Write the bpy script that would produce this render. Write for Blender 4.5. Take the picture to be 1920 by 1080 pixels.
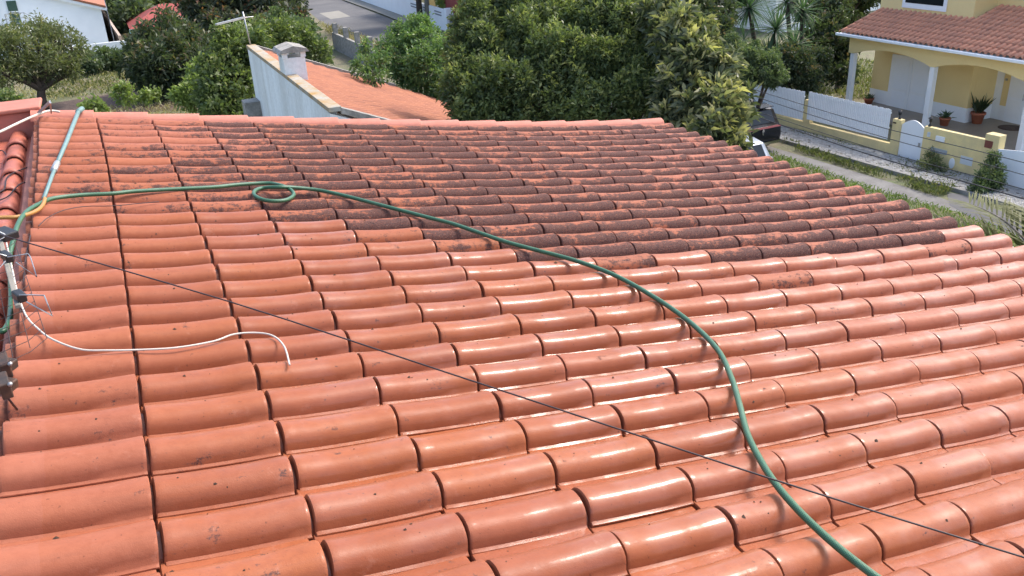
import bpy, math, random
import numpy as np
from mathutils import Matrix, Vector

# ------------------------------------------------------------------ camera, sky, sun, exposure
scn = bpy.context.scene
for o in list(bpy.data.objects): bpy.data.objects.remove(o)
COL = scn.collection
H = 8.8                                    # camera height above the street
F = 1613.977                               # focal length in pixels of a 1920 wide picture
RW = np.array([[0.9067396172969691, -0.41929809853783345, -0.04485945814354718],
               [-0.21094126309203498, -0.3588882005092351, -0.9092321172597972],
               [0.36513976768798917, 0.8338994928022677, -0.41386542009978694]])
CW = np.array([0, 0, H])
cam = bpy.data.cameras.new('camera'); co = bpy.data.objects.new('camera', cam); COL.objects.link(co)
cam.sensor_width = 36; cam.lens = 36 * F / 1920; cam.clip_end = 2000; cam.clip_start = .05
co.matrix_world = Matrix(((RW[0][0], -RW[1][0], -RW[2][0], 0), (RW[0][1], -RW[1][1], -RW[2][1], 0),
                          (RW[0][2], -RW[1][2], -RW[2][2], H), (0, 0, 0, 1)))
scn.camera = co
SUN_EL, SUN_AZ = math.radians(50), math.radians(80)     # azimuth clockwise from +Y
w = bpy.data.worlds.new('World'); scn.world = w; w.use_nodes = True
nt = w.node_tree; bg = nt.nodes['Background']; sky = nt.nodes.new('ShaderNodeTexSky')
sky.sky_type = 'NISHITA'; sky.sun_disc = False; sky.sun_elevation = SUN_EL; sky.sun_rotation = SUN_AZ
sky.air_density = 1.0; sky.dust_density = 3.5; sky.ozone_density = 1.2
nt.links.new(sky.outputs[0], bg.inputs[0]); bg.inputs[1].default_value = 0.15
sl = bpy.data.lights.new('sun', 'SUN'); sl.energy = 1.25; sl.angle = math.radians(13); sl.color = (1, .95, .88)
so = bpy.data.objects.new('sun', sl); COL.objects.link(so); so.location = (20, 5, 40)
sd = Vector((math.sin(SUN_AZ) * math.cos(SUN_EL), math.cos(SUN_AZ) * math.cos(SUN_EL), math.sin(SUN_EL)))
so.rotation_euler = sd.to_track_quat('Z', 'Y').to_euler()
scn.view_settings.view_transform = 'Standard'; scn.view_settings.look = 'None'
scn.view_settings.exposure = 1.50; scn.view_settings.gamma = 1

rng = np.random.default_rng(7); random.seed(7)

# ------------------------------------------------------------------ survey helpers (photo pixel -> point in the place)
def ray(x, y):
    v = RW.T @ np.array([(x - 960) / F, (y - 540) / F, 1.0]); return v / np.linalg.norm(v)
def gz(x, y, z=0.0):
    v = ray(x, y); return CW + v * ((z - H) / v[2])
def gx(x, y, X):
    v = ray(x, y); return CW + v * (X / v[0])
def gy(x, y, Y):
    v = ray(x, y); return CW + v * (Y / v[1])
def gd(x, y, D):
    v = ray(x, y); return CW + v * (D / math.hypot(v[0], v[1]))
def depth(P): return float(RW[2] @ (np.asarray(P) - CW))

# ------------------------------------------------------------------ object helpers
def tag(o, label=None, cat=None, group=None, kind=None):
    if label: o['label'] = label
    if cat: o['category'] = cat
    if group: o['group'] = group
    if kind: o['kind'] = kind
    return o
def thing(name, label, cat, loc, group=None):
    o = bpy.data.objects.new(name, None); COL.objects.link(o); o.location = tuple(float(v) for v in loc)
    o.empty_display_size = .2
    return tag(o, label, cat, group)
class MB:
    def __init__(s): s.v = []; s.f = []; s.uv = None
    def add(s, vs, fs):
        b = len(s.v); s.v += [tuple(map(float, v)) for v in vs]; s.f += [tuple(i + b for i in f) for f in fs]; return s
    def box(s, a, b):
        x0, y0, z0 = [min(a[i], b[i]) for i in range(3)]; x1, y1, z1 = [max(a[i], b[i]) for i in range(3)]
        return s.add([(x0,y0,z0),(x1,y0,z0),(x1,y1,z0),(x0,y1,z0),(x0,y0,z1),(x1,y0,z1),(x1,y1,z1),(x0,y1,z1)],
                     [(0,3,2,1),(4,5,6,7),(0,1,5,4),(1,2,6,5),(2,3,7,6),(3,0,4,7)])
    def bar(s, p, q, w, h, up=(0, 0, 1)):
        p = np.array(p, float); q = np.array(q, float); d = q - p; d /= np.linalg.norm(d)
        sd_ = np.cross(d, up); sd_ /= np.linalg.norm(sd_); u = np.cross(sd_, d)
        vs = [e + sd_ * a * w / 2 + u * b * h / 2 for e in (p, q) for a, b in ((-1,-1),(1,-1),(1,1),(-1,1))]
        return s.add(vs, [(0,1,2,3),(7,6,5,4),(0,4,5,1),(1,5,6,2),(2,6,7,3),(3,7,4,0)])
    def tube(s, pts, r, n=8, cap=True):
        pts = np.array(pts, float); m = len(pts); rr = np.full(m, r) if np.isscalar(r) else np.array(r, float)
        t = np.gradient(pts, axis=0); t /= np.linalg.norm(t, axis=1)[:, None] + 1e-12
        up = np.array([0, 0, 1.0]) if abs(t[0][2]) < .9 else np.array([1.0, 0, 0])
        vs = []; a = np.cross(t[0], up); a /= np.linalg.norm(a)
        for i in range(m):
            a = a - t[i] * (a @ t[i]); a /= np.linalg.norm(a) + 1e-12; b = np.cross(t[i], a)
            for k in range(n):
                g = 2 * math.pi * k / n; vs.append(pts[i] + rr[i] * (a * math.cos(g) + b * math.sin(g)))
        fs = [(i*n+k, i*n+(k+1)%n, (i+1)*n+(k+1)%n, (i+1)*n+k) for i in range(m-1) for k in range(n)]
        if cap: fs += [tuple(range(n))[::-1], tuple((m-1)*n + k for k in range(n))]
        return s.add(vs, fs)
    def lathe(s, c, prof, n=20):
        vs = [(c[0] + r * math.cos(2*math.pi*k/n), c[1] + r * math.sin(2*math.pi*k/n), c[2] + z) for r, z in prof for k in range(n)]
        m = len(prof)
        fs = [(i*n+k, i*n+(k+1)%n, (i+1)*n+(k+1)%n, (i+1)*n+k) for i in range(m-1) for k in range(n)]
        return s.add(vs, fs + [tuple(range(n))[::-1], tuple((m-1)*n + k for k in range(n))])
    def prism(s, poly, ext):           # planar polygon pushed along ext
        poly = [np.array(p, float) for p in poly]; e = np.array(ext, float); n = len(poly)
        return s.add(poly + [p + e for p in poly], [tuple(range(n))[::-1], tuple(range(n, 2*n))] +
                     [(i, (i+1) % n, (i+1) % n + n, i + n) for i in range(n)])
    def build(s, name, m, parent=None, smooth=False, bevel=0):
        me = bpy.data.meshes.new(name)
        off = np.array(parent_world(parent)) if parent else np.zeros(3)
        me.from_pydata([tuple(np.array(v) - off) for v in s.v], [], s.f); me.update()
        me.materials.append(m)
        if smooth: me.polygons.foreach_set('use_smooth', [True] * len(me.polygons))
        o = bpy.data.objects.new(name, me); COL.objects.link(o)
        if parent: o.parent = parent
        if bevel:
            b = o.modifiers.new('bevel', 'BEVEL'); b.width = bevel; b.segments = 2; b.limit_method = 'ANGLE'
        return o
def parent_world(p):
    v = Vector((0, 0, 0))
    while p: v = v + p.location; p = p.parent
    return v
def np_mesh(name, V, Fq, m, parent=None, attr=None, smooth=False):
    V = np.asarray(V, np.float32); Fq = np.asarray(Fq, np.int32)
    if parent is not None: V = V - np.array(parent_world(parent), np.float32)
    me = bpy.data.meshes.new(name); k = Fq.shape[1]
    me.vertices.add(len(V)); me.vertices.foreach_set('co', V.ravel())
    me.loops.add(Fq.size); me.loops.foreach_set('vertex_index', Fq.ravel())
    me.polygons.add(len(Fq)); me.polygons.foreach_set('loop_start', np.arange(0, Fq.size, k, dtype=np.int32))
    try: me.polygons.foreach_set('loop_total', np.full(len(Fq), k, np.int32))
    except Exception: pass
    if attr is not None:
        for an, av in attr.items():
            a = me.attributes.new(an, 'FLOAT', 'POINT'); a.data.foreach_set('value', np.asarray(av, np.float32))
    me.update(calc_edges=True); me.materials.append(m)
    if smooth: me.polygons.foreach_set('use_smooth', [True] * len(me.polygons))
    o = bpy.data.objects.new(name, me); COL.objects.link(o)
    if parent is not None: o.parent = parent
    return o

# ------------------------------------------------------------------ materials
class N:
    def __init__(s, name):
        s.m = bpy.data.materials.new(name); s.m.use_nodes = True; s.t = s.m.node_tree
        s.b = s.t.nodes['Principled BSDF']
    def n(s, t, **kw):
        x = s.t.nodes.new(t)
        for k, v in kw.items():
            if k in x.inputs: x.inputs[k].default_value = v
            else: setattr(x, k, v)
        return x
    def l(s, a, b): s.t.links.new(a, b)
    def coord(s, kind='pos'):
        return s.n('ShaderNodeNewGeometry').outputs['Position'] if kind == 'pos' else s.n('ShaderNodeTexCoord').outputs['Object']
    def noise(s, scale, detail=4, rough=.55, co=None, stretch=None):
        co = co or s.coord()
        if stretch:
            mp = s.n('ShaderNodeMapping'); s.l(co, mp.inputs[0]); mp.inputs['Scale'].default_value = stretch; co = mp.outputs[0]
        x = s.n('ShaderNodeTexNoise', Scale=scale, Detail=detail, Roughness=rough); s.l(co, x.inputs['Vector']); return x.outputs['Fac']
    def ramp(s, fac, a, b, ca=(0,0,0,1), cb=(1,1,1,1)):
        r = s.n('ShaderNodeValToRGB'); r.color_ramp.elements[0].position = a; r.color_ramp.elements[1].position = b
        r.color_ramp.elements[0].color = ca; r.color_ramp.elements[1].color = cb; s.l(fac, r.inputs[0]); return r.outputs[0]
    def mix(s, f, a, b, blend='MIX'):
        x = s.n('ShaderNodeMix', data_type='RGBA', blend_type=blend)
        for v, i in ((f, 0), (a, 6), (b, 7)):
            if isinstance(v, (int, float)): x.inputs[i].default_value = v
            elif isinstance(v, tuple): x.inputs[i].default_value = v if len(v) == 4 else v + (1,)
            else: s.l(v, x.inputs[i])
        return x.outputs[2]
    def math(s, op, a, b=0.0, c=0.0, clamp=False):
        x = s.n('ShaderNodeMath', operation=op, use_clamp=clamp)
        for v, i in ((a, 0), (b, 1), (c, 2)):
            if isinstance(v, (int, float)): x.inputs[i].default_value = v
            else: s.l(v, x.inputs[i])
        return x.outputs[0]
    def bump(s, h, strength=.3, dist=.01):
        x = s.n('ShaderNodeBump', Strength=strength, Distance=dist); s.l(h, x.inputs['Height']); s.l(x.outputs[0], s.b.inputs['Normal'])
def c4(c): return tuple(c) + (1,) if len(c) == 3 else c
def mat(name, col, rough=.7, var=.15, scale=3, col2=None, metal=0, bump=.15, bscale=40, bdist=.004, spec=.4, streak=False):
    k = N(name); base = c4(col)
    c2 = c4(col2) if col2 else tuple(v * (1 - var) for v in col) + (1,)
    f = k.ramp(k.noise(scale, 6, .6, stretch=(1, 1, .15) if streak else None), .35, .7)
    c = k.mix(f, base, c2); g = k.ramp(k.noise(bscale, 3), .3, .7, (1 - var*.5,)*3 + (1,), (1 + var*.3,)*3 + (1,))
    c = k.mix(1.0, c, g, 'MULTIPLY'); k.l(c, k.b.inputs['Base Color'])
    k.b.inputs['Roughness'].default_value = rough; k.b.inputs['Metallic'].default_value = metal
    k.b.inputs['Specular IOR Level'].default_value = spec
    if bump: k.bump(k.noise(bscale, 5), bump, bdist)
    return k.m

def tile_mat(name, attr_type):
    k = N(name)
    at = lambda nm: k.n('ShaderNodeAttribute', attribute_type=attr_type, attribute_name=nm).outputs['Fac']
    dirt, wet, rnd, pink = at('dirt'), at('wet'), at('rnd'), at('pink')
    oi = k.n('ShaderNodeObjectInfo').outputs['Random'] if attr_type == 'OBJECT' else rnd
    big = k.noise(2.6, 3); fine = k.noise(38, 6, .65)
    c = k.mix(rnd, (.300, .092, .036, 1), (.248, .073, .033, 1))
    c = k.mix(k.math('MULTIPLY', k.ramp(k.noise(9, 5, .6), .38, .72), .5), c, (.32, .104, .050, 1))       # dusty paler bloom
    c = k.mix(k.math('MULTIPLY', k.ramp(big, .4, .7), .45), c, (.30, .098, .058, 1))
    c = k.mix(k.math('MULTIPLY', pink, .75), c, (.375, .142, .098, 1))  # pinker right-hand columns carry glare put into the clay colour
    c = k.mix(k.math('MULTIPLY', k.ramp(fine, .42, .70), .42), c, (.22, .062, .030, 1))
    stn = k.noise(7, 5, .7, co=k.coord(), stretch=(.35, 3.2, 1)); c = k.mix(k.math('MULTIPLY', k.ramp(stn, .52, .68), .32), c, (.20, .07, .042, 1))
    lim = k.noise(13, 6, .75); c = k.mix(k.math('MULTIPLY', k.ramp(lim, .60, .72), .28), c, (.42, .21, .15, 1))
    # fine specks everywhere
    sp = k.ramp(k.noise(75, 2, .5), .715, .735); sp2 = k.ramp(k.noise(22, 4, .6), .70, .73)
    c = k.mix(k.math('MULTIPLY', sp, .6), c, (.10, .035, .022, 1)); c = k.mix(k.math('MULTIPLY', sp2, .5), c, (.16, .06, .04, 1))
    # lichen / grime crust on the uncleaned tiles
    n1 = k.noise(9, 6, .62); n2 = k.noise(110, 4, .8); n3 = k.noise(36, 6, .78)
    s = k.math('ADD', k.math('MULTIPLY', n1, .48), k.math('ADD', k.math('MULTIPLY', n2, .28), k.math('MULTIPLY', n3, .32)))
    if attr_type == 'OBJECT':
        sep = k.n('ShaderNodeSeparateXYZ'); k.l(k.coord('obj'), sep.inputs[0])
        mr = k.n('ShaderNodeMapRange'); k.l(sep.outputs[1], mr.inputs[0]); mr.inputs[1].default_value = .015; mr.inputs[2].default_value = -.055; mr.inputs[3].default_value = -.13; mr.inputs[4].default_value = .075
        mx_ = k.n('ShaderNodeMapRange'); k.l(sep.outputs[0], mx_.inputs[0]); mx_.inputs[1].default_value = -.38; mx_.inputs[2].default_value = -.05; mx_.inputs[3].default_value = -.035; mx_.inputs[4].default_value = .02
        loc = k.math('ADD', mr.outputs[0], mx_.outputs[0])
    else:
        loc = k.math('ADD', at('locd'), 0.0)
    dstk = k.noise(30, 5, .7, stretch=(.3, 1.6, 1)); s = k.math('ADD', s, k.math('ADD', k.math('MULTIPLY', k.math('SUBTRACT', dstk, .5), .35), k.math('MULTIPLY', loc, dirt)))
    thr = k.math('SUBTRACT', .668, k.math('MULTIPLY', dirt, .25))
    d = k.math('MULTIPLY', k.math('SUBTRACT', s, thr), 15, clamp=True)
    dc = k.mix(k.ramp(n2, .35, .65), (.012, .010, .012, 1), (.068, .048, .048, 1))
    dc = k.mix(k.ramp(k.noise(120, 2), .66, .72), dc, (.24, .17, .14, 1))
    d = k.math('MULTIPLY', d, k.math('MULTIPLY_ADD', k.ramp(k.noise(210, 3, .7), .32, .60), .5, .48), clamp=True)
    c = k.mix(d, c, dc)
    blk = k.math('MULTIPLY', k.ramp(k.noise(16, 5, .7), .645, .68), k.math('MULTIPLY', dirt, .9, clamp=True), clamp=True)
    c = k.mix(blk, c, (.03, .018, .018, 1))
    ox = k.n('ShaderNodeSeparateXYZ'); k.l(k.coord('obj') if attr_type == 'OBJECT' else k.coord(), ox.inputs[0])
    if attr_type == 'OBJECT':                          # brown grime in the groove, its tone also painting in the joint's shade
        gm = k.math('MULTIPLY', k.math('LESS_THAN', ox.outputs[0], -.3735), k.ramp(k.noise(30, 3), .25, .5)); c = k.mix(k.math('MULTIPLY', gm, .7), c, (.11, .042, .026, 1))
    k.l(c, k.b.inputs['Base Color'])
    rw = k.math('MULTIPLY_ADD', k.noise(18, 6, .7), .42, .17)
    if attr_type == 'OBJECT':
        pan = k.math('MULTIPLY', k.math('LESS_THAN', ox.outputs[2], -.066), k.ramp(k.noise(6, 5, .65), .44, .56)); pan = k.math('MULTIPLY', pan, k.math('SUBTRACT', wet, .25, clamp=True), clamp=True)
        rw = k.mix(pan, rw, (.07, .07, .07, 1))
        eg = k.n('ShaderNodeAttribute', attribute_type='OBJECT', attribute_name='edge').outputs['Fac']
        eb = k.math('MULTIPLY', k.math('LESS_THAN', k.math('ADD', ox.outputs[0], k.math('MULTIPLY', k.noise(20, 3), .02)), -.25), eg)
        c = k.mix(k.math('MULTIPLY', eb, .10), c, (.40, .17, .13, 1)); k.l(c, k.b.inputs['Base Color'])
    r = k.mix(wet, (.68, .68, .68, 1), rw); r = k.mix(d, r, (.85, .85, .85, 1))
    k.l(r, k.b.inputs['Roughness']); k.b.inputs['Specular IOR Level'].default_value = .14
    # water film standing in the pans
    k.b.inputs['Coat Roughness'].default_value = .12
    cw = k.math('MULTIPLY', k.ramp(k.noise(5, 4, .6), .45, .60), k.math('SUBTRACT', wet, .6, clamp=True)); k.l(cw, k.b.inputs['Coat Weight'])
    hgt = k.math('ADD', k.math('MULTIPLY', n2, k.math('MULTIPLY_ADD', dirt, .9, .12)), k.math('MULTIPLY', k.noise(300, 2), .12))
    k.bump(hgt, .7, .005)
    return k.m
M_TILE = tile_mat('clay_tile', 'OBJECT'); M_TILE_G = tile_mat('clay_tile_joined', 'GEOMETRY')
M = dict(
    redpaint=mat('red_roof_paint', (.47, .17, .125), .6, .12, 2, (.42, .14, .10), bump=.2),
    mortar=mat('pink_mortar', (.50, .22, .16), .9, .2, 8, bump=.5, bscale=60),
    white=mat('white_wall', (.84, .86, .86), .85, .05, 1.2, (.79, .81, .81), bump=.12),
    oldwhite=mat('weathered_white_wall', (.80, .82, .82), .9, .2, 1.2, (.58, .58, .55), streak=True, bump=.2, bscale=14),
    concrete=mat('concrete', (.33, .31, .28), .95, .35, 5, (.18, .17, .15), bump=.6, bscale=24, bdist=.01),
    lichen=mat('orange_lichen_coping', (.34, .33, .29), .95, .3, 2.2, (.34, .20, .06), bump=.5, bscale=20, bdist=.01),
    yellow=mat('yellow_wall', (.80, .62, .30), .85, .06, 1, (.77, .58, .27), bump=.1),
    yellowfence=mat('yellow_fence_paint', (.80, .64, .31), .85, .12, 2, (.62, .50, .27), bump=.15),
    whitepaint=mat('white_paint', (.84, .85, .86), .45, .04, 2, bump=.05),
    whitegate=mat('white_enamel', (.83, .85, .88), .4, .03, 2, bump=.03),
    asphalt=mat('asphalt', (.085, .083, .085), .9, .3, .35, (.135, .13, .125), bump=.4, bscale=60, bdist=.006),
    patch=mat('concrete_patch', (.24, .225, .19), .9, .15, 1.5, bump=.3),
    path=mat('worn_path', (.20, .19, .175), .92, .3, 1.2, (.13, .12, .11), bump=.6, bscale=18, bdist=.01),
    kerb=mat('kerb_stone', (.26, .25, .23), .9, .3, 3, bump=.4),
    cobble=mat('pale_limestone_cobble', (.40, .385, .36), .85, .35, 7, (.22, .21, .19), bump=.5, bscale=40),
    joint=mat('sandy_joint', (.14, .12, .095), .95, .3, 4, bump=.5),
    porch=mat('porch_floor_tile', (.30, .25, .20), .5, .12, 3, bump=.1),
    bark=mat('bark', (.085, .065, .05), .95, .4, 6, bump=1, bscale=25, bdist=.03),
    palebark=mat('pale_bark', (.20, .17, .14), .95, .4, 6, bump=1, bscale=25, bdist=.02),
    terracotta=mat('terracotta_pot', (.40, .13, .07), .75, .2, 8),
    dark=mat('black_plastic', (.02, .02, .022), .45, .1, 5, bump=.05),
    metal=mat('dull_metal', (.42, .43, .44), .45, .15, 6, metal=.7),
    greymetal=mat('painted_grey_metal', (.16, .18, .21), .5, .1, 4),
    bracket=mat('rusty_dark_bracket', (.055, .045, .04), .6, .5, 20, (.10, .05, .03), metal=.3),
    cable=mat('dark_cable', (.035, .022, .024), .55, .1, 10, bump=0),
    wire=mat('overhead_cable', (.03, .03, .034), .6, .1, 10, bump=0),
    whitecable=mat('white_coax', (.52, .47, .41), .5, .1, 12, bump=0),
    orange=mat('orange_hose_rubber', (.36, .18, .045), .5, .15, 12, bump=.1),
    bluepole=mat('pale_blue_pipe', (.15, .25, .24), .5, .12, 20, (.12, .20, .20), bump=.1),
    carblack=mat('black_car_paint', (.010, .011, .015), .25, .1, 1, bump=0, spec=.35),
    carsilver=mat('silver_blue_car_paint', (.36, .40, .46), .3, .06, 1, metal=.5, bump=0),
    glass=mat('dark_glass', (.012, .016, .02), .12, .1, 1, bump=0, spec=.3),
    tail=mat('red_lamp', (.16, .008, .012), .3, .1, 3, bump=0),
    chrome=mat('chrome', (.7, .7, .72), .2, .05, 3, metal=1, bump=0),
    rubber=mat('tyre_rubber', (.018, .018, .018), .85, .1, 10),
    greendoor=mat('green_shutter', (.05, .10, .07), .6, .2, 8),
    moss=mat('moss_crumb', (.05, .028, .018), .95, .3, 30), houseroof=None, farred=mat('dark_red_roof', (.30, .065, .055), .8, .12, 2),
    teal=mat('teal_gutter', (.28, .46, .46), .6, .1, 3), plaque=mat('brown_red_plaque', (.20, .06, .045), .4, .1, 10),
    paleplaque=mat('pale_plaque', (.62, .64, .66), .5, .06, 10), grey_box=mat('grey_box_metal', (.36, .39, .42), .5, .06, 5),
    soil=mat('brown_soil', (.115, .078, .062), .98, .35, 2, (.07, .048, .04), bump=1, bscale=6, bdist=.08),
    pinkwall=mat('pink_block_wall', (.45, .36, .30), .9, .2, 2), bluegate=mat('blue_grey_gate', (.10, .14, .20), .5, .1, 3),
    greennet=mat('green_net', (.06, .30, .17), .7, .15, 5),
)
# far small roofs: clay with darker streaks down the slope
def roof_mat(name, a, b, st):
    k = N(name); f = k.ramp(k.noise(5, 6, .7, stretch=st), .42, .62)
    c = k.mix(f, c4(a), c4(b)); c = k.mix(k.ramp(k.noise(30, 4), .5, .8), c, c4(tuple(v * .7 for v in a)))
    k.l(c, k.b.inputs['Base Color']); k.b.inputs['Roughness'].default_value = .85; k.bump(k.noise(50, 4), .4, .01); return k.m
M['houseroof'] = roof_mat('clay_house_roof', (.70, .30, .175), (.46, .215, .14), (.3, 2.2, .3))
M['smallroof'] = roof_mat('clay_small_roof', (.36, .135, .068), (.25, .09, .052), (.25, 1.8, .25))
M['ridgecap'] = mat('pink_clay_cap', (.44, .165, .115), .7, .15, 6, (.40, .13, .085), bump=.3)

def leaf_mat(name, dark, light, hot=None, rough=.45, h0=.80, h1=.97):
    k = N(name); a = k.n('ShaderNodeAttribute', attribute_name='tint').outputs['Fac']
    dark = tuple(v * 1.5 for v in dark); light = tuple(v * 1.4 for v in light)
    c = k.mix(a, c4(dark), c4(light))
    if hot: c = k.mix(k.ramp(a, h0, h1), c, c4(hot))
    c = k.mix(1.0, c, k.ramp(k.noise(.9, 3), .3, .7, (.8, .8, .8, 1), (1.15, 1.15, 1.1, 1)), 'MULTIPLY')
    k.l(c, k.b.inputs['Base Color']); k.b.inputs['Roughness'].default_value = rough
    k.b.inputs['Specular IOR Level'].default_value = .35
    tr = k.n('ShaderNodeBsdfTranslucent'); k.l(k.mix(1.0, c, (1.1, 1.25, .6, 1), 'MULTIPLY'), tr.inputs[0])
    mx = k.n('ShaderNodeMixShader'); mx.inputs[0].default_value = .38
    k.l(k.b.outputs[0], mx.inputs[1]); k.l(tr.outputs[0], mx.inputs[2])
    k.l(mx.outputs[0], k.t.nodes['Material Output'].inputs[0]); return k.m
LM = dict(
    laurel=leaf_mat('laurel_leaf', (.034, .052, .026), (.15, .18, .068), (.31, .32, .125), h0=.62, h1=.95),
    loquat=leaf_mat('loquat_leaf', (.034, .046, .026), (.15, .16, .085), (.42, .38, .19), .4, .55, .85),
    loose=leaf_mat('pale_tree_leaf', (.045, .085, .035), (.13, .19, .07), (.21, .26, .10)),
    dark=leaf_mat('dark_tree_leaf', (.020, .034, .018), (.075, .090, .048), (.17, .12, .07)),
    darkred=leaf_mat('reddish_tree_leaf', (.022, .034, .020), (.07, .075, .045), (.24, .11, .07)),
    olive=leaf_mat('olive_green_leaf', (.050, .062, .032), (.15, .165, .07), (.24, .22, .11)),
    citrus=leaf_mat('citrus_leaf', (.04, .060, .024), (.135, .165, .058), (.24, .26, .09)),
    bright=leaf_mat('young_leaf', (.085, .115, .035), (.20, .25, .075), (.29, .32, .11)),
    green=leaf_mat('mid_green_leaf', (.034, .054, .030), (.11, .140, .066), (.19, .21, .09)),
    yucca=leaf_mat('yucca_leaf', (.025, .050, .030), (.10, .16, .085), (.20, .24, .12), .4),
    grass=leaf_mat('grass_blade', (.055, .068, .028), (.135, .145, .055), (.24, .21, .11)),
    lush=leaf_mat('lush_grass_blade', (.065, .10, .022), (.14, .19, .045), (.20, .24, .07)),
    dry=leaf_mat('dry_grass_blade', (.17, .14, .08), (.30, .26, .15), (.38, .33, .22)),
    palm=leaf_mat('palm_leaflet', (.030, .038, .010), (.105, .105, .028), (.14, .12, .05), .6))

# ------------------------------------------------------------------ ground, roads, patches
def ground_mat():
    k = N('field_ground'); n = k.noise(.35, 6, .65); n2 = k.noise(3.5, 6, .7)
    c = k.mix(k.ramp(n, .40, .60), (.17, .145, .085, 1), (.105, .13, .052, 1))
    c = k.mix(k.ramp(n2, .45, .7), c, (.10, .078, .058, 1)); c = k.mix(k.math('MULTIPLY', k.ramp(k.noise(20, 4), .5, .7), .5), c, (.20, .185, .11, 1))
    k.l(c, k.b.inputs['Base Color']); k.b.inputs['Roughness'].default_value = .95; k.bump(k.noise(8, 6), 1, .06); return k.m
def sheet(name, pts, z, m, kind='structure'):
    b = MB(); b.add([(p[0], p[1], z) for p in pts], [tuple(range(len(pts)))]); o = b.build(name, m); o['kind'] = kind; return o
sheet('ground', [(-900, -300), (900, -300), (900, 1500), (-900, 1500)], 0, ground_mat())
P2 = lambda *q: [gz(*p)[:2] for p in q]
road = P2((567, 12), (615, 52), (740, 95)) + [(17.2, 30), (18.6, 25.2), (22.3, 25.0), (22.6, 32)] + P2((775, 52), (640, 0)) + [(28, 120), (20.5, 120)]
sheet('road', road, .004, M['asphalt'])
sheet('road_patch', P2((599, 25), (635, 20), (657, 31), (620, 36)), .008, M['patch'])
sheet('road_verge', P2((615, 52), (740, 95), (735, 118), (690, 112), (632, 72)), .006, M['soil'])
sheet('far_pavement', [tuple(v) for v in P2((640, 0), (700, 22), (775, 52), (800, 62), (840, 60), (782, 40), (672, 0))], .10, M['patch'])
sheet('garden_soil', P2((60, 200), (170, 182), (330, 160), (400, 172), (410, 205), (300, 208), (200, 225), (60, 228)), .006, M['soil'])
FX0 = (24.05, 17.0); FX1 = (23.5, 26.2)          # foot of the front wall (right end, left end)
def fx(y): return 24.05 + (y - 17.0) * (23.5 - 24.05) / 9.2
sheet('worn_path', P2((1440, 274), (1539, 303), (1636, 332), (1761, 370), (1800, 384), (1850, 410), (1770, 392), (1678, 368), (1578, 335), (1475, 297), (1420, 280)), .006, M['path'])
sheet('side_street', [gz(1775, 360)[:2], gz(1830, 372)[:2], gz(1960, 440)[:2], (24, 10), (20, 8), gz(1850, 425)[:2], gz(1780, 385)[:2]], .010, M['asphalt'])
k_pts = [(fx(y) - 1.55, y) for y in np.linspace(14.5, 26.2, 8)]
b = MB()
for i in range(7): b.bar((k_pts[i][0], k_pts[i][1], .06), (k_pts[i+1][0], k_pts[i+1][1] - .012, .06), .14, .12)
b.build('kerb', M['kerb'])['kind'] = 'structure'
sheet('pavement_bed', [(fx(14) - 1.48, 14), (fx(14) - .01, 14), (fx(26.2) - .01, 26.2), (fx(26.2) - 1.48, 26.2)], .09, M['joint'])
def cobbles():
    V = []; Fc = []; n = 0
    for i in range(112):
        y = 14.1 + i * .108
        for j in range(13):
            x = fx(y) - 1.42 + j * .108 + rng.uniform(-.008, .008); yy = y + rng.uniform(-.008, .008)
            if rng.random() < .06: continue
            s = rng.uniform(.043, .050, 4); z = .105 + rng.uniform(-.004, .006)
            b = [(x - s[0], yy - s[1], .085), (x + s[2], yy - s[1], .085), (x + s[2], yy + s[3], .085), (x - s[0], yy + s[3], .085)]
            t = [(x + (q[0]-x) * .86, yy + (q[1]-yy) * .86, z + rng.uniform(-.003, .003)) for q in b]
            V += b + t; Fc += [(n+4, n+5, n+6, n+7)] + [(n+a, n+(a+1) % 4, n+4+(a+1) % 4, n+4+a) for a in range(4)]; n += 8
    o = np_mesh('pavement_cobbles', V, Fc, M['cobble']); tag(o, 'small pale limestone cobbles of the pavement before the yellow wall', 'cobbles', kind='stuff')
cobbles()

# ------------------------------------------------------------------ our tiled roof
L = .385
MR = np.array([[0.9863126023257256, 0, 0.164886174349079], [0, 1, 0], [-0.16488617384193344, 0, 0.9863125992920929]])
CR = np.array([0.6917326501604397, -19.968846348113473, 3.7729704735605325])
W3 = [0.5584791050167354, 0.0037774976644862107, -0.008630637629763863, 0.04705116359321506, -0.028346067628422428, 0.028725417455362452,
      10.22964011970138, -0.10040381745919433, -0.06468448662442418, -0.05533941190933242, -0.011988930640243454, 0.04497540956896885,
      -0.006202520575856199, -0.0031416686737439584, 0.146552339066845]
def r2w(q): return MR @ ((np.asarray(q, float) - CR) * L) + CW
def Wp(j, row, dz=0.0):                 # crest point of tile end j in row `row`, dz metres above
    p, a, b, c, d, e, k, c1, c2, c3, c4_, c5, b1, b2, b3 = W3
    s = (j - 8) / 7; t = (row - 15) / 14
    u = j + c1*s*s + c2*t*t + c3*s*t + c4_*t + c5*t**3; vv = row*p + b1*t*t + b2*s*t + b3*s*s; w_ = 8 - vv
    z = a*max(j - k, 0)**2 + b*(w_/8)**2 + c*((j-4)/5)**2 + d*((j-4)/5)*(w_/8) + e*(w_/8)**3
    return r2w((u, -vv, z + dz / L))
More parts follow.
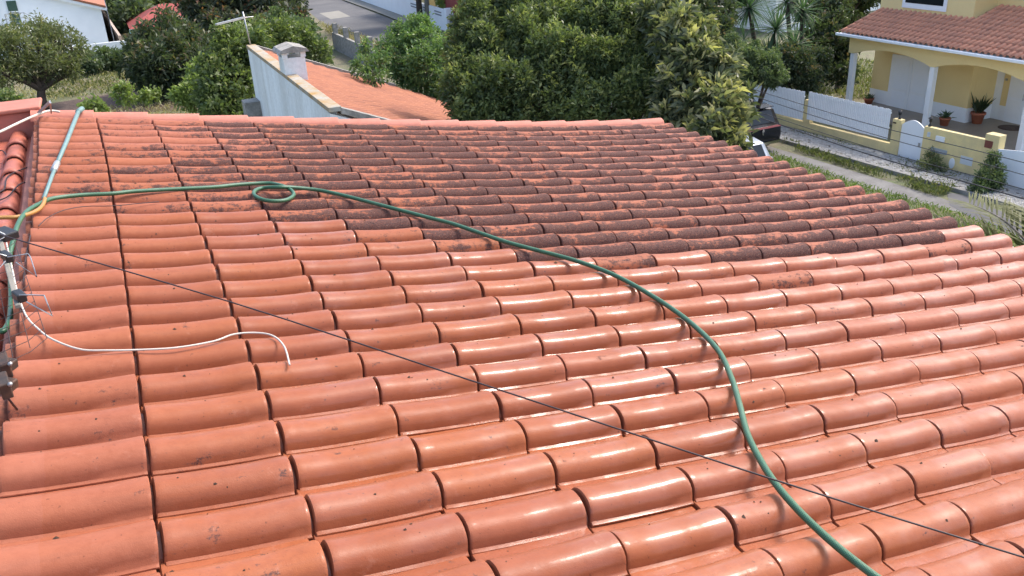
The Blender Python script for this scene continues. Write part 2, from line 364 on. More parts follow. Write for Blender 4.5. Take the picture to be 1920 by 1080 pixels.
def rpx(x, y, h=0.0, z_it=6):           # photo pixel -> point h metres above the crest surface
    v = ray(x, y); zz = 0.0
    n = MR[:, 2]
    for _ in range(z_it):
        p0 = r2w((0, 0, zz)) + n * h
        P = CW + v * (((p0 - CW) @ n) / (v @ n)); q = MR.T @ (P - CW) / L + CR
        j = q[0]; vv = -q[1]; w_ = 8 - vv; _, a, b, c, d, e, k = W3[:7]
        zz = a*max(j - k, 0)**2 + b*(w_/8)**2 + c*((j-4)/5)**2 + d*((j-4)/5)*(w_/8) + e*(w_/8)**3
    return P
NROW = 33
roof_o = thing('tiled_house', 'house in the foreground under a large wet orange clay tiled roof, half still dark', 'house', (2.3, 4, 0))
HO = np.array(roof_o.location)
# tile: x along the slope (-1..0 of its length), y away from camera, z up; metres
def tile_mesh(name, seed, stripped=False):
    r = random.Random(seed)
    xs = [-1.05, -.976, -.970, -.961, -.942, -.90, -.7, -.45, -.25, -.10, -.03, -.006, 0.0]
    hs = [-.031, -.031, -.0110, -.0048, -.0036, -.0050, -.0078, -.0080, -.0056, -.0020, -.0002, -.0002, -.0022]
    prof = [(-.0815, -.0700), (-.0805, -.0665), (-.0750, -.0640), (-.0705, -.0600)]
    for a in range(1, 12):
        g = math.pi * a / 12; prof.append((-.0675 * math.cos(g), -.059 + .059 * math.sin(g) ** .82))
    prof += [(.069, -.0585), (.076, -.0665), (.09, -.0685), (.12, -.0688), (.150, -.0688), (.172, -.0695)]
    V = []; Fc = []; n = len(prof)
    for x, h in zip(xs, hs):
        wid = 1 + .05 * max(0, (x + .5) * 2) + (-.015 if x < -.97 else 0)
        for (y, z) in prof:
            yy = y * wid if y < .07 else y
            V.append((x * L, yy + r.uniform(-.0004, .0004), z * (1 if y > .07 else 1) + h * (1 if abs(y) < .072 else .75) + r.uniform(-.0003, .0003)))
    m = len(xs)
    for i in range(m - 1):
        for k in range(n - 1): Fc.append((i*n+k, (i+1)*n+k, (i+1)*n+k+1, i*n+k+1))
    # end face: thickness 12 mm going down, and the near lip
    b0 = len(V)
    for k in range(n): q = V[(m-1)*n+k]; V.append((q[0] - .002, q[1], q[2] - .012))
    for k in range(n - 1): Fc.append(((m-1)*n+k, b0+k, b0+k+1, (m-1)*n+k+1))
    b1 = len(V)
    for i in range(m): q = V[i*n]; V.append((q[0], q[1] + .004, q[2] - .006))
    for i in range(m - 1): Fc.append((i*n, b1+i, b1+i+1, (i+1)*n))
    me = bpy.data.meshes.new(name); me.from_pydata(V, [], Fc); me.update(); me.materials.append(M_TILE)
    me.polygons.foreach_set('use_smooth', [True] * len(me.polygons)); me.set_sharp_from_angle(angle=math.radians(38))
    return me, np.array(V), Fc
TV = [tile_mesh('tile', s) for s in range(3)]
def tile_matrix(j, r, start=None):
    E = Wp(j, r); S = Wp(j - 1, r); A = Wp(j, r - .5) - Wp(j, r + .5)
    x = E - S; sx = np.linalg.norm(x) / L; x /= np.linalg.norm(x)
    y = A - x * (A @ x); sy = np.linalg.norm(A) / .215; y /= np.linalg.norm(y); z = np.cross(x, y)
    q = np.random.default_rng(int(j * 1000 + r)); yaw = q.normal(0, .0075); pit = q.normal(0, .0035); E = E + z * q.normal(0, .0016) + x * q.normal(0, .0016) + y * q.normal(0, .002)
    R = Matrix(((x[0]*sx, y[0]*sy, z[0], E[0]), (x[1]*sx, y[1]*sy, z[1], E[1]), (x[2]*sx, y[2]*sy, z[2], E[2]), (0, 0, 0, 1)))
    return R @ Matrix.Rotation(yaw, 4, 'Z') @ Matrix.Rotation(pit, 4, 'Y')
RB = {1: 11, 2: 12, 3: 12, 4: 13, 5: 14, 6: 15, 7: 17, 8: 17, 9: 17, 10: 18, 11: 18, 12: 18, 13: 18, 14: 18, 15: 17}
def tile_props(j, r):
    q = np.random.default_rng(int(j * 977 + r * 13 + 5))
    if r <= RB[j]:
        d = {1: .34, 2: .42, 3: .66, 4: .74}.get(j, .90) + q.normal(0, .10)
        d += q.choice([0, 0, -.13, .07])
        if j == 15: d -= .1
        wet = .15; pink = .25 + (.35 if (r < 6 and j < 5) else 0) + max(0, (j - 8) / 14)
        if j <= 3 and r < 6: d -= .12
        d = min(d, 1.02)
    elif r <= RB[j] + 2 and j > 2 and q.random() < (.38 if r == RB[j] + 1 else .14):
        d = q.uniform(.3, .55); wet = .5; pink = max(0, (j - 8) / 12)
    else:
        d = q.uniform(0, .12); wet = min(1, .25 + .22 * j) if r < 22 else min(1, .35 + .25 * j); pink = max(0, (j - 8) / 9) + (.25 if j == 1 else 0)  # pink rising towards the eave paints glare into the tiles
    return dict(dirt=float(max(0, d)), wet=float(wet), rnd=float(q.random()), pink=float(min(1, pink)), edge=float(j == 1))
vis = []
for r in range(1, NROW + 1):
    for j in range(1, 16):
        P = Wp(j - .5, r); c = RW @ (P - CW)
        if c[2] < .2: vis.append((0, j, r)); continue
        X = 960 + F * c[0] / c[2]; Y = 540 + F * c[1] / c[2]; inside = -150 < X < 2050 and Y < 1180
        vis.append((1 / c[2]**2 if inside else 0, j, r))
vis.sort(reverse=True)
JV, JF, JA = [], [], {k: [] for k in ('dirt', 'wet', 'rnd', 'pink', 'locd')}; jn = 0
for idx, (sz, j, r) in enumerate(vis):
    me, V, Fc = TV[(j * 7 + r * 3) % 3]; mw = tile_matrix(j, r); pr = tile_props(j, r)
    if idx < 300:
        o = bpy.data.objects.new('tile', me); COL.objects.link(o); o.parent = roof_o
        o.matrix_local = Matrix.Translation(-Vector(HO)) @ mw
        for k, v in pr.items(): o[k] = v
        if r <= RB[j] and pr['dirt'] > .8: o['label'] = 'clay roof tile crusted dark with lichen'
    else:
        A = np.array(mw); JV.append(V @ A[:3, :3].T + A[:3, 3]); JF.append(np.array(Fc) + jn); jn += len(V)
        for k in JA:
            if k != 'locd': JA[k].append(np.full(len(V), pr[k]))
        JA['locd'].append(np.interp(V[:, 1], [-.055, .015], [.075, -.13]) + np.interp(V[:, 0], [-.38, -.05], [-.035, .02]))
o = np_mesh('roof_tiles', np.vstack(JV), np.vstack(JF), M_TILE_G, roof_o, {k: np.concatenate(v) for k, v in JA.items()}, True); o['kind'] = 'stuff'
# cap tiles along the far verge
for j in range(1, 16):
    E = Wp(j, 0.1, .016); S = Wp(j - 1.10, 0.1, -.002); d = E - S; n = MR[:, 2]; a = np.array([0, 1.0, 0])
    b = MB(); V = []; K = 11
    for t, rr in ((0, .070), (.93, .078), (.985, .079), (1, .076)):
        c = S + d * t
        for k in range(K): g = math.pi * (k / (K - 1)); V.append(c + a * (-math.cos(g) * (rr + .012)) + n * ((math.sin(g) - 1) * rr))
    K4 = K; Fc = [(i*K4+k, (i+1)*K4+k, (i+1)*K4+k+1, i*K4+k+1) for i in range(3) for k in range(K4-1)]
    b0 = len(V); V += [v - n * .012 for v in V[3*K4:4*K4]]; Fc += [(3*K4+k, b0+k, b0+k+1, 3*K4+k+1) for k in range(K4-1)]
    b.add(V, Fc); b.build('verge_cap_tile', M['ridgecap'], roof_o, True)
# moss crumbs and grit lying on the tiles
V = []; Fc = []; n = 0
def prof_z(y): return -.059 + .059 * math.sqrt(max(0, 1 - (y / .0675) ** 2)) if abs(y) < .066 else -.0688
for i in range(900):
    if i < 560: j = int(rng.integers(1, 15)); r = int(rng.integers(8, 30))
    else: j = int(rng.integers(1, 9)); r = int(rng.integers(13, 29))
    lx = -rng.uniform(.02, .36); ly = rng.uniform(-.06, .14); A = np.array(tile_matrix(j, r)); c = A @ np.array([lx, ly, prof_z(ly) - .0055, 1])
    s_ = rng.choice([.0020, .0032, .0050, .008], p=[.5, .32, .14, .04]); k = 5
    top = c[:3] + MR[:, 2] * s_ * .9; ring = [c[:3] + (MR[:, 0] * math.cos(g) * rng.uniform(.7, 1.9) + MR[:, 1] * math.sin(g) * rng.uniform(.6, 1.2)) * s_ - MR[:, 2] * .002 for g in np.linspace(0, 2*math.pi, k, endpoint=False)]
    V += [top] + ring; Fc += [(n, n+1+a, n+1+(a+1) % k) for a in range(k)]; n += k + 1
o = np_mesh('moss_crumbs', V, Fc, M['moss'], None); tag(o, 'dark moss crumbs and grit scattered over the clay tiles', 'debris', kind='stuff')
# mortar bed under the caps, deck under the tiles, walls, gutter, left upstand
def quad_prism(pts, dn, m, name, parent):
    b = MB(); b.prism(pts, dn); return b.build(name, m, parent)
dn = -MR[:, 2] * .10
under = -.18
quad_prism([Wp(-.1, NROW + .6, under), Wp(14.9, NROW + .6, under), Wp(14.9, -.2, under), Wp(-.1, -.2, under)], dn, M['mortar'], 'roof_deck', roof_o)
for j in range(15): quad_prism([Wp(j + .02, .34, -.045), Wp(j + .99, .34, -.045), Wp(j + .99, -.22, -.045), Wp(j + .02, -.22, -.045)], -MR[:, 2] * .12, M['mortar'], 'verge_mortar', roof_o)
x0, y0, zt = Wp(0, 0); x1 = Wp(14.5, 0)[0]; yn = Wp(7, NROW)[1]
MB().box((x0 + .1, yn, 0), (x1 - .15, y0 - .05, Wp(14.5, 5)[2] - .22)).build('wall', M['white'], roof_o)
quad_prism([(x0 + .1, y0 - .06, zt - .2), (x0 + .1, yn, zt - .2), (x0 + .1, yn, 5.6), (x0 + .1, y0 - .06, 5.6)], (.2, 0, 0), M['redpaint'], 'side_wall', roof_o)
edge = [Wp(.10, r, -.098) for r in np.linspace(0, NROW, 40)]
b = MB(); b.tube([e - MR[:, 2] * .012 for e in edge], .034, 8); b.build('edge_mortar', M['mortar'], roof_o, True)
g = [Wp(15.15, r, -.13) for r in np.linspace(-.3, NROW, 30)]
b = MB(); b.tube(g, .055, 8); b.build('gutter', M['whitepaint'], roof_o, True)
# lower annex roof on the left, its barrels run along the wall
annex = thing('annex_roof', 'narrow lower clay tiled roof strip along the left edge with barrels running away from the camera', 'roof', (x0 - .5, 4, 0))
zA = lambda y: zt - .20 + (y - y0) * .055
def annex_tiles():
    K = 9; base = None
    for c in range(3):
        xc = x0 - .17 - c * .215
        for i in range(22):
            yA = y0 + .02 - i * .36; r1, r2 = .058, .068; V = []
            for t, rr, dz in ((0.04, r1, -.006), (-.30, r2 - .001, .004), (-.395, r2, .010)):
                for k in range(K): g = math.pi * k / (K - 1); V.append((xc + math.cos(g) * rr, yA + t, zA(yA + t) + math.sin(g) * rr + dz))
            V += [(v[0], v[1] + .002, v[2] - .012) for v in V[2*K:3*K]]
            Fc = [(a*K+k, a*K+k+1, (a+1)*K+k+1, (a+1)*K+k) for a in range(3) for k in range(K-1)]
            MB().add(V, Fc).build('tile', M['clay_annex'], annex, True)
    b = MB(); b.prism([(x0 + .12, y0, zA(y0) - .012), (x0 - 1.3, y0, zA(y0) - .012), (x0 - 1.3, yn, zA(yn) - .012), (x0 + .12, yn, zA(yn) - .012)], (0, 0, -.1)); b.build('pan_tiles', M['clay_annex'], annex)
M['clay_annex'] = mat('painted_annex_tile', (.45, .135, .075), .5, .25, 5, (.37, .115, .085), bump=.3)
annex_tiles()
pw = thing('parapet_wall', 'salmon painted parapet wall closing the far end of the lower roof strip', 'wall', (x0 - .6, y0 + .1, 0))
MB().box((x0 - 1.6, y0 + .03, 5.4), (x0 + .02, y0 + .20, zt - .013)).build('wall', M['redpaint'], pw, bevel=.01)
MB().box((x0 - 1.6, y0 + .0, zt - .01), (x0 + .03, y0 + .42, zt + .022)).build('coping', M['ridgecap'], pw, bevel=.01)
MB().box((x0 - 1.6, yn, 0), (x0 - .05, y0 + .0, zA(yn) - .35)).build('wall', M['redpaint'], annex)

# ------------------------------------------------------------------ hose, cables, pole, antenna on the roof
def smooth_path(pts, n=8):
    pts = np.array(pts, float); out = []
    for i in range(len(pts) - 1):
        p0 = pts[max(i-1, 0)]; p1 = pts[i]; p2 = pts[i+1]; p3 = pts[min(i+2, len(pts)-1)]
        for k in range(n):
            t = k / n; out.append(.5 * ((2*p1) + (-p0+p2)*t + (2*p0-5*p1+4*p2-p3)*t*t + (-p0+3*p1-3*p2+p3)*t**3))
    out.append(pts[-1]); return np.array(out)
def hose_mat():
    k = N('green_braided_hose'); uv = k.n('ShaderNodeAttribute', attribute_name='hu').outputs['Fac']; vv = k.n('ShaderNodeAttribute', attribute_name='hv').outputs['Fac']
    a = k.math('SINE', k.math('ADD', k.math('MULTIPLY', uv, 6.2832 * 7), k.math('MULTIPLY', vv, 380)))
    b = k.math('SINE', k.math('SUBTRACT', k.math('MULTIPLY', uv, 6.2832 * 7), k.math('MULTIPLY', vv, 380)))
    f = k.math('MULTIPLY', k.math('MAXIMUM', a, b), 1.0)
    c = k.mix(k.ramp(f, .45, .85), (.012, .060, .026, 1), (.042, .145, .070, 1))
    c = k.mix(k.ramp(k.noise(6, 4), .55, .75), c, (.06, .14, .08, 1))
    k.l(c, k.b.inputs['Base Color']); k.b.inputs['Roughness'].default_value = .38; k.bump(f, .3, .001); return k.m
M_HOSE = hose_mat()
def hose_obj(name, P, r, m, n=12):
    b = MB(); b.tube(P, r, n); me_o = b.build(name, m, None, True); me = me_o.data
    d = np.concatenate([[0], np.cumsum(np.linalg.norm(np.diff(P, axis=0), axis=1))])
    hv = me.attributes.new('hv', 'FLOAT', 'POINT'); hv.data.foreach_set('value', np.repeat(d, n).astype(np.float32))
    hu = me.attributes.new('hu', 'FLOAT', 'POINT'); hu.data.foreach_set('value', np.tile(np.abs(np.arange(n) / n * 2 - 1), len(P)).astype(np.float32))
    return me_o
HP = [(0,621,-.10),(8,619,-.10),(18,600,-.10),(21,564,-.10),(20,523,-.08),(18,482,-.04),(25,450,0),(34,420,.02),(50,397,.02),(75,382,.016),(100,372,.014),(150,366,.013),(210,363,.013),(250,359,.013),(320,355,.013),
      (400,351,.013),(450,346,.013),(500,343.5,.014),(525,347,.022),(545,356,.022),(550,367,.013),(532,376,.013),(500,376,.013),(479,368,.013),(477,359,.013),(492,352.5,.014),(525,351,.034),(555,352,.026),(600,357,.014),
      (650,368,.013),(700,381,.013),(750,394,.013),(800,407,.014),(850,420,.013),(900,437,.014),(950,454,.013),(1010,470,.013),(1080,489,.015),(1150,515,.015),(1220,553,.015),(1290,601,.016),(1345,655,.016),(1372,710,.016),
      (1387,760,.016),(1402,815,.016),(1430,870,.018),(1462,917,.018),(1510,970,.018),(1570,1025,.018),(1640,1080,.018),(1710,1128,.018)]
P = smooth_path([rpx(a, b, h) for a, b, h in HP], 7)
hh = hose_obj('garden_hose', P, .0118, M_HOSE, 14)
tag(hh, 'long green braided garden hose with one loop lying across the wet tiles', 'hose')
def cable(name, pts, r, m, label, cat='cable', n=8, group=None):
    P_ = smooth_path(pts, n) if len(pts) > 2 else np.array(pts); b = MB(); b.tube(P_, r, 8); o = b.build(name, m, None, True); return tag(o, label, cat, group)
cable('white_cable', [rpx(*p, h) for p, h in [((12,455),.0),((22,500),-.03),((32,545),-.03),((48,590),.0),((72,617),.006),((100,637),.006),((150,655),.006),((200,657),.006),((260,656),.006),((330,652),.006),((400,640),.006),((438,627),.008),((480,624),.006),((512,630),.006),((533,650),.006),((543,684),.006)]], .0037, M['whitecable'], 'thin white coaxial cable curling over the tiles at lower left')
cable('white_cable', [rpx(*p, h) for p, h in [((-40,262),.05),((0,247),.05),((25,235),.05),((60,219),.04),((92,208),.02),((112,210),.008)]], .009, M['whitecable'], 'thick white cable coming in over the parapet at the far left corner')
cable('guy_wire', [rpx(-60, 418, .42), rpx(0, 440, .42), rpx(435, 567, .40), rpx(885, 714, .40), rpx(1450, 899, .38), rpx(1920, 1045, .36), rpx(2000, 1070, .36)], .0023, M['cable'], 'taut dark stay wire stretched diagonally above the tiles', 'wire', 4)
cable('dark_cable', [rpx(*p, .004) for p in [(72, 424), (90, 408), (120, 394), (160, 387), (210, 386), (255, 382), (298, 378)]], .0022, M['cable'], 'thin dark wire curving over the tiles under the green hose')
AP = lambda x, y, h=.0: rpx(x, y, -.27 + h)
cable('dark_cable', [AP(-10, 362, .05), AP(8, 355, .05), AP(14, 332, .06), AP(40, 318, .05), AP(70, 309, .04)], .0045, M['cable'], 'upper dark cable crossing the barrels of the lower roof strip')
cable('dark_cable', [AP(-10, 378, .05), AP(15, 368, .05), AP(38, 345, .06), AP(70, 338, .04)], .0045, M['cable'], 'middle dark cable crossing the barrels of the lower roof strip')
cable('dark_cable', [AP(-10, 285, .05), AP(5, 283, .06), AP(18, 300, .04)], .0045, M['cable'], 'dark cable end at the far end of the lower roof strip')
cable('dark_cable', [rpx(60, 428, -.02), rpx(52, 465, -.03), rpx(46, 500, -.05), rpx(44, 540, -.06)], .003, M['cable'], 'dark cable hanging down the left edge of the tiles')
cable('orange_hose', [rpx(*p, h) for p, h in [((-40,412),.02),((0,408),.02),((30,407),.02),((55,401),.02),((72,393),.02),((81,383),.02),((84,372),.025)]], .0105, M['orange'], 'short orange hose end looped beside the green hose at the left edge', 'hose')
bp = thing('blue_pole', 'pale blue pipe lying up the left tile column with a collar joint', 'pole', rpx(100, 310, .03))
cable_pts = [rpx(82, 372, .02), rpx(104, 313, .022)]
b = MB(); b.tube(cable_pts, .0105, 10); b.build('lower_tube', M['bluepole'], bp, True)
b = MB(); b.tube([rpx(104, 313, .022), rpx(125, 265, .024), rpx(148, 207, .03)], [.0125, .014, .0155], 10); b.build('upper_tube', M['bluepole'], bp, True)
b = MB(); b.tube([rpx(100.5, 320, .022), rpx(107, 306, .022)], .019, 12); b.build('collar', M['metal'], bp, True)
b = MB(); b.tube([rpx(146, 210, .03), rpx(154, 204, .03)], .02, 10); b.build('end_cap', M['bluepole'], bp, True)
# television antenna with mesh reflector, at the left edge
ta = thing('tv_antenna', 'television antenna with mesh reflector and wire loops leaning at the left edge of the roof', 'antenna', rpx(20, 520, .3))
A3 = lambda x, y, h=.30: rpx(x, y, h)
b = MB(); b.bar(A3(-10, 410), A3(34, 575), .016, .014); b.build('boom', M['patch'], ta, bevel=.003)
for (x, y, s1, s2) in ((8, 440, .06, .06), (12, 482, .03, .025), (36, 556, .028, .028)):
    b = MB(); b.bar(A3(x - s1 * 200, y - 6, .32), A3(x + s1 * 240, y + 4, .32), s2, .03); b.build('dipole_box', M['dark'], ta, bevel=.005)
for (q) in (((14,482),(53,476),(57,482),(69,519),(30,492)), ((36,553),(61,553),(83,554),(98,592),(50,566))):
    b = MB(); b.tube([A3(x, y, .34) for x, y in q], .0022, 6); b.build('wire_loop', M['metal'], ta, True)
for q in (((10,440),(-30,420),(-36,470),(8,445)), ((12,480),(-20,470),(-24,530),(10,490))):
    b = MB(); b.tube([A3(x, y, .34) for x, y in q], .0022, 6); b.build('wire_loop', M['metal'], ta, True)
b = MB()
TL, TR, BL, BR = np.array(A3(-40, 452, .26)), np.array(A3(20, 432, .26)), np.array(A3(-10, 690, .26)), np.array(A3(88, 634, .26))
for i in range(15):
    t = i / 14; p = TL + (BL - TL) * t; q = TR + (BR - TR) * t; b.tube([p, p*.35 + q*.65 - np.array([0, 0, .012]), q], .0011, 5)
for t in (0, .33, .66, 1): b.tube([TL + (TR-TL)*t, BL + (BR-BL)*t], .0012, 5)
b.build('reflector_mesh', M['cable'], ta, True)
ms = thing('antenna_mast', 'dark rusty clamps and mast foot of the antenna at the left edge', 'mast', rpx(-10, 700, -.2))
b = MB(); b.tube([rpx(-60, 500, .35), rpx(-22, 700, .10), rpx(-40, 960, -.25)], .016, 12); b.build('mast', M['metal'], ms, True)
for x, y in ((10, 684), (10, 722)):
    b = MB(); b.bar(rpx(x - 25, y - 3, .12), rpx(x + 14, y + 4, .12), .055, .03); b.bar(rpx(x - 5, y - 12, .13), rpx(x + 2, y + 13, .13), .03, .05); cl = b.build('clamp', M['bracket'], ms, bevel=.004)
    b = MB(); b.tube([rpx(x + 8, y, .13), rpx(x + 9, y - 2, .17)], .007, 6); b.build('bolt', M['metal'], cl, True)
b = MB(); b.tube([rpx(10, 740, .08), rpx(32, 768, -.02)], .004, 6); b.build('stay', M['cable'], ms, True)
sn = thing('roof_bracket', 'small pale metal bracket sticking up behind the far left tiles', 'bracket', rpx(92, 205, .05))
b = MB(); b.bar(rpx(72, 212, .02), rpx(94, 191, .16), .012, .02); b.bar(rpx(94, 191, .16), rpx(96, 212, .0), .010, .01); b.build('strut', M['metal'], sn)

# ------------------------------------------------------------------ small house with chimney
ZT = 5.2
A = gz(464, 83, ZT); D = gz(615, 200, ZT); xs_ = (A[0] + D[0]) / 2; yA, yD = A[1], D[1]
ta_ = .40
def onsl(px, py):
    v = ray(px, py); s = (ZT + ta_ * xs_ - H) / (v[2] + ta_ * v[0]); return CW + v * s
Bp, Cp, Ep = onsl(745, 163), onsl(838, 220), onsl(690, 217)
xe = Cp[0] if Cp[0] < 15 else Bp[0] + .6
xB = Bp[0]
sh = thing('small_house', 'small white house with rust streaked wall, orange mono pitch roof and a square chimney', 'house', ((xs_ + xe)/2, (yA + yD)/2, 0))
slz = lambda x: ZT - ta_ * (x - xs_)
yC = gy(838, 220, 1)  # placeholder
XE = xB + 3.4
MB().prism([(xs_, yD, 0), (XE, yD, 0), (XE, yD, slz(XE) - .14), (xs_, yD, slz(xs_) - .14)], (0, .18, 0)).build('wall', M['oldwhite'], sh)
MB().prism([(xs_, yA, 0), (XE, yA, 0), (XE, yA, slz(XE) - .14), (xs_, yA, slz(xs_) - .14)], (0, -.18, 0)).build('wall', M['oldwhite'], sh)
MB().box((xs_ - .002, yD + .182, 0), (xs_ + .18, yA - .182, ZT - .12)).build('wall', M['oldwhite'], sh)
MB().box((XE - .2, yD + .182, 0), (XE, yA - .182, slz(XE) - .14)).build('wall', M['oldwhite'], sh)
MB().prism([(xs_ + .18, yD + .18, slz(xs_ + .18) - .12), (XE + .1, yD + .18, slz(XE + .1) - .12), (XE + .1, yA - .2, slz(XE + .1) - .12), (xs_ + .18, yA - .2, slz(xs_ + .18) - .12)], (0, 0, -.08)).build('roof_deck', M['concrete'], sh)
b = MB(); b.box((xs_ - .02, yD - .02, ZT - .118), (xs_ + .24, yA + .02, ZT - .02)); b.build('coping', M['lichen'], sh, bevel=.01)
b = MB(); b.prism([(xs_ + .222, yA - .18, slz(xs_+.22) - .08), (xB, yA - .18, slz(xB) - .08), (xB, yA - .18, slz(xB) + .06), (xs_ + .222, yA - .18, slz(xs_+.22) + .06)], (0, .2, 0)); b.build('coping', M['concrete'], sh)
b = MB(); b.prism([(xs_ + .222, yD - .02, slz(xs_+.22) - .08), (xB, yD - .02, slz(xB) - .08), (xB, yD - .02, slz(xB) + .04), (xs_ + .222, yD - .02, slz(xs_+.22) + .04)], (0, .2, 0)); b.build('coping', M['concrete'], sh)
def small_roof():
    V, Fc = [], []; n = 0; K = 6; y = yD + .26
    while y < yA - .26:
        i = 0; x = xs_ + .24
        while x < XE + .05:
            for t, rr, dz in ((0, .066, 0), (.40, .080, .034)):
                xx = x + t * .93
                for k in range(K): g = math.pi * k / (K-1); V.append((xx, y - math.cos(g) * rr + rng.uniform(-.002, .002), slz(xx) - .085 + math.sin(g) * rr + dz))
                V.append((xx, y + .165, slz(xx) - .10 + dz))
            m = K + 1
            Fc += [(n+k, n+k+m, n+k+m+1, n+k+1) for k in range(m-1)]; n += 2*m; x += .37
        y += .215
    o = np_mesh('roof_tiles', V, Fc, M['smallroof'], sh, None, True); o['kind'] = 'stuff'
small_roof()
# chimney straddling the near part of the high wall
yc0 = gx(575, 160, xs_ + .25)[1]; cz = gy(553, 106, gx(583, 160, xs_ + .55)[1])[2]
Pc = gx(583, 160, xs_ + .55); ych = Pc[1]
ch = MB().box((xs_ - .015, ych - .02, ZT - .5), (xs_ + .50, ych + .62, cz - .02)).build('chimney', M['oldwhite'], sh)
for dx, dy in ((0, 0), (.43, 0), (0, .56), (.43, .56)):
    MB().box((xs_ - .03 + dx, ych - .04 + dy, cz - .018), (xs_ + .09 + dx, ych + .08 + dy, cz + .10)).build('cap_support', M['whitepaint'], ch)
b = MB(); b.prism([(xs_ - .12, ych - .12, cz + .102), (xs_ + .61, ych - .12, cz + .102), (xs_ + .55, ych - .12, cz + .18), (xs_ + .245, ych - .12, cz + .26), (xs_ - .06, ych - .12, cz + .18)], (0, .86, 0)); b.build('chimney_cap', M['concrete'], ch)
MB().box((xs_ - .45, yA - .8, 0), (xs_ - .004, yA - .2, gx(478, 203, xs_ - .3)[2])).build('lean_to', M['concrete'], sh)
ya = thing('roof_antenna', 'television aerial with a long bar on a thin mast above the small house wall', 'antenna', (xs_ + .1, yA - .05, ZT))
m0 = np.array([xs_ + .1, yA - .05, ZT - .1]); m1 = gd(455, 22, math.hypot(m0[0], m0[1]))
MB().tube([m0, m1], .022, 8).build('mast', M['metal'], ya, True)
mj = gd(457, 33, math.hypot(m0[0], m0[1])); me_ = gd(405, 46, math.hypot(m0[0], m0[1]) - 1.0); mr = gd(475, 31, math.hypot(m0[0], m0[1]) + .3)
MB().bar(mj, me_, .07, .05).build('boom', M['metal'], ya)
MB().tube([mj, mr], .012, 6).build('rear_rod', M['metal'], ya)

# ------------------------------------------------------------------ yellow house across the street
FL = .15; XC = 27.4; XWAL = 29.0
yh = thing('yellow_house', 'pale yellow house with arched white columned porch and tiled roof', 'house', (30, 22, 0))
c1 = gx(1602, 97.5, XC); c2 = gx(1752, 125.9, XC); zS = (c1[2] + c2[2]) / 2; dY = c1[1] - c2[1]
ycol = [c1[1], c2[1], c2[1] - dY]
for y in ycol: MB().box((XC - .10, y - .10, FL), (XC + .10, y + .10, zS)).build('column', M['whitepaint'], yh, bevel=.01)
XEV = 26.95; e0 = gx(1572, 58, XEV); e1 = gx(1920, 111, XEV); zE = (e0[2] + e1[2]) / 2; yEL = e0[1]; yR = ycol[2] - 1.5
# arcade beam with segmental arches
top = zE - .16; b = MB(); poly = [(XC - .14, ycol[0] + .18, top), (XC - .14, ycol[0] + .18, zS)]
for a, c in ((0, 1), (1, 2)):
    ya_, yb_ = ycol[a] - .10, ycol[c] + .10
    for t in np.linspace(0, 1, 15): poly.append((XC - .14, ya_ + (yb_ - ya_) * t, zS + .30 * math.sin(math.pi * t) ** .8))
poly += [(XC - .14, yR, zS), (XC - .14, yR, top)]
n = len(poly)
strip = []
b.prism(poly, (.28, 0, 0)); b.build('arch_beam', M['yellow'], yh)
# side beam at the left end of the porch
MB().box((XC + .142, ycol[0] - .1, zS + .05), (XWAL - .002, ycol[0] + .16, top)).build('side_beam', M['yellow'], yh)
MB().box((XC - .4, yR, .02), (XWAL + 2.6, yEL - .2, FL)).build('porch_floor', M['porch'], yh)
yW0 = gx(1641, 95, XWAL)[1]; yW1 = gz(1800, 232, FL)[1]; XR = 30.4
def wallpiece(a, b_, plz=.55, name='wall'):
    MB().box((a[0], a[1], FL + plz + .001), (b_[0], b_[1], top - .01)).build(name, M['yellow'], yh)
    MB().box((a[0] - (.012), a[1] - .012, FL + .001), (b_[0] + .012, b_[1] + .012, FL + plz)).build('plinth', M['whitepaint'], yh)
wallpiece((XWAL, yW1, 0), (XWAL + .25, yW0, 0))
wallpiece((XWAL + .262, yW1, 0), (XR, yW1 + .25, 0))
wallpiece((XWAL + .262, yW0 - .25, 0), (XR + 4, yW0, 0))
wallpiece((XR + .0, yR - 1, 0), (XR + .25, yW1 - .004, 0))
# double door of the porch
d0 = gx(1680, 100, XWAL)[1]; d1 = gx(1748, 118, XWAL)[1] - .05
dd = thing_door = MB().box((XWAL - .05, d1 - .12, FL + .002), (XWAL - .014, d0 + .12, 2.25)).build('double_door', M['whitepaint'], yh)
mid = (d0 + d1) / 2
for (u, v) in ((d0, mid + .03), (mid - .03, d1)):
    for z0, z1 in ((FL + .12, .80), (.92, 2.10)):
        MB().box((XWAL - .062, min(u, v) + .10, z0), (XWAL - .0505, max(u, v) - .10, z1)).build('door_panel', M['whitegate'], dd, bevel=.004)
MB().box((XWAL - .085, mid - .035, FL + .01), (XWAL - .063, mid + .035, 2.2)).build('door_post', M['whitepaint'], dd)
# tall window and front door in the recess
def on_r(px, py): return gx(px, py, XR - .02)
wA, wB = on_r(1846, 135), on_r(1868, 190)
yw0, yw1 = on_r(1851, 160)[1], on_r(1866, 160)[1]
wf = MB().box((XR - .03, yw1 - .32, FL + .02), (XR - .014, yw0 + .40, top - .02)).build('window_surround', M['whitepaint'], yh)
for a, c in ((yw0, (yw0+yw1)/2 + .02), ((yw0+yw1)/2 - .02, yw1)):
    MB().box((XR - .045, c, .62), (XR - .0305, a, 2.3)).build('pane', M['glass'], wf)
yd0 = on_r(1890, 180)[1]; fd = MB().box((XR - .05, yd0 - 1.5, FL + .003), (XR - .014, yd0, top - .03)).build('front_door', M['whitegate'], yh)
MB().box((XR - .062, yd0 - .62, FL + .15), (XR - .0505, yd0 - .10, 1.0)).build('door_panel', M['whitepaint'], fd, bevel=.004)
MB().box((XR - .062, yd0 - .62, 1.10), (XR - .0505, yd0 - .10, 2.1)).build('door_panel', M['whitepaint'], fd, bevel=.004)
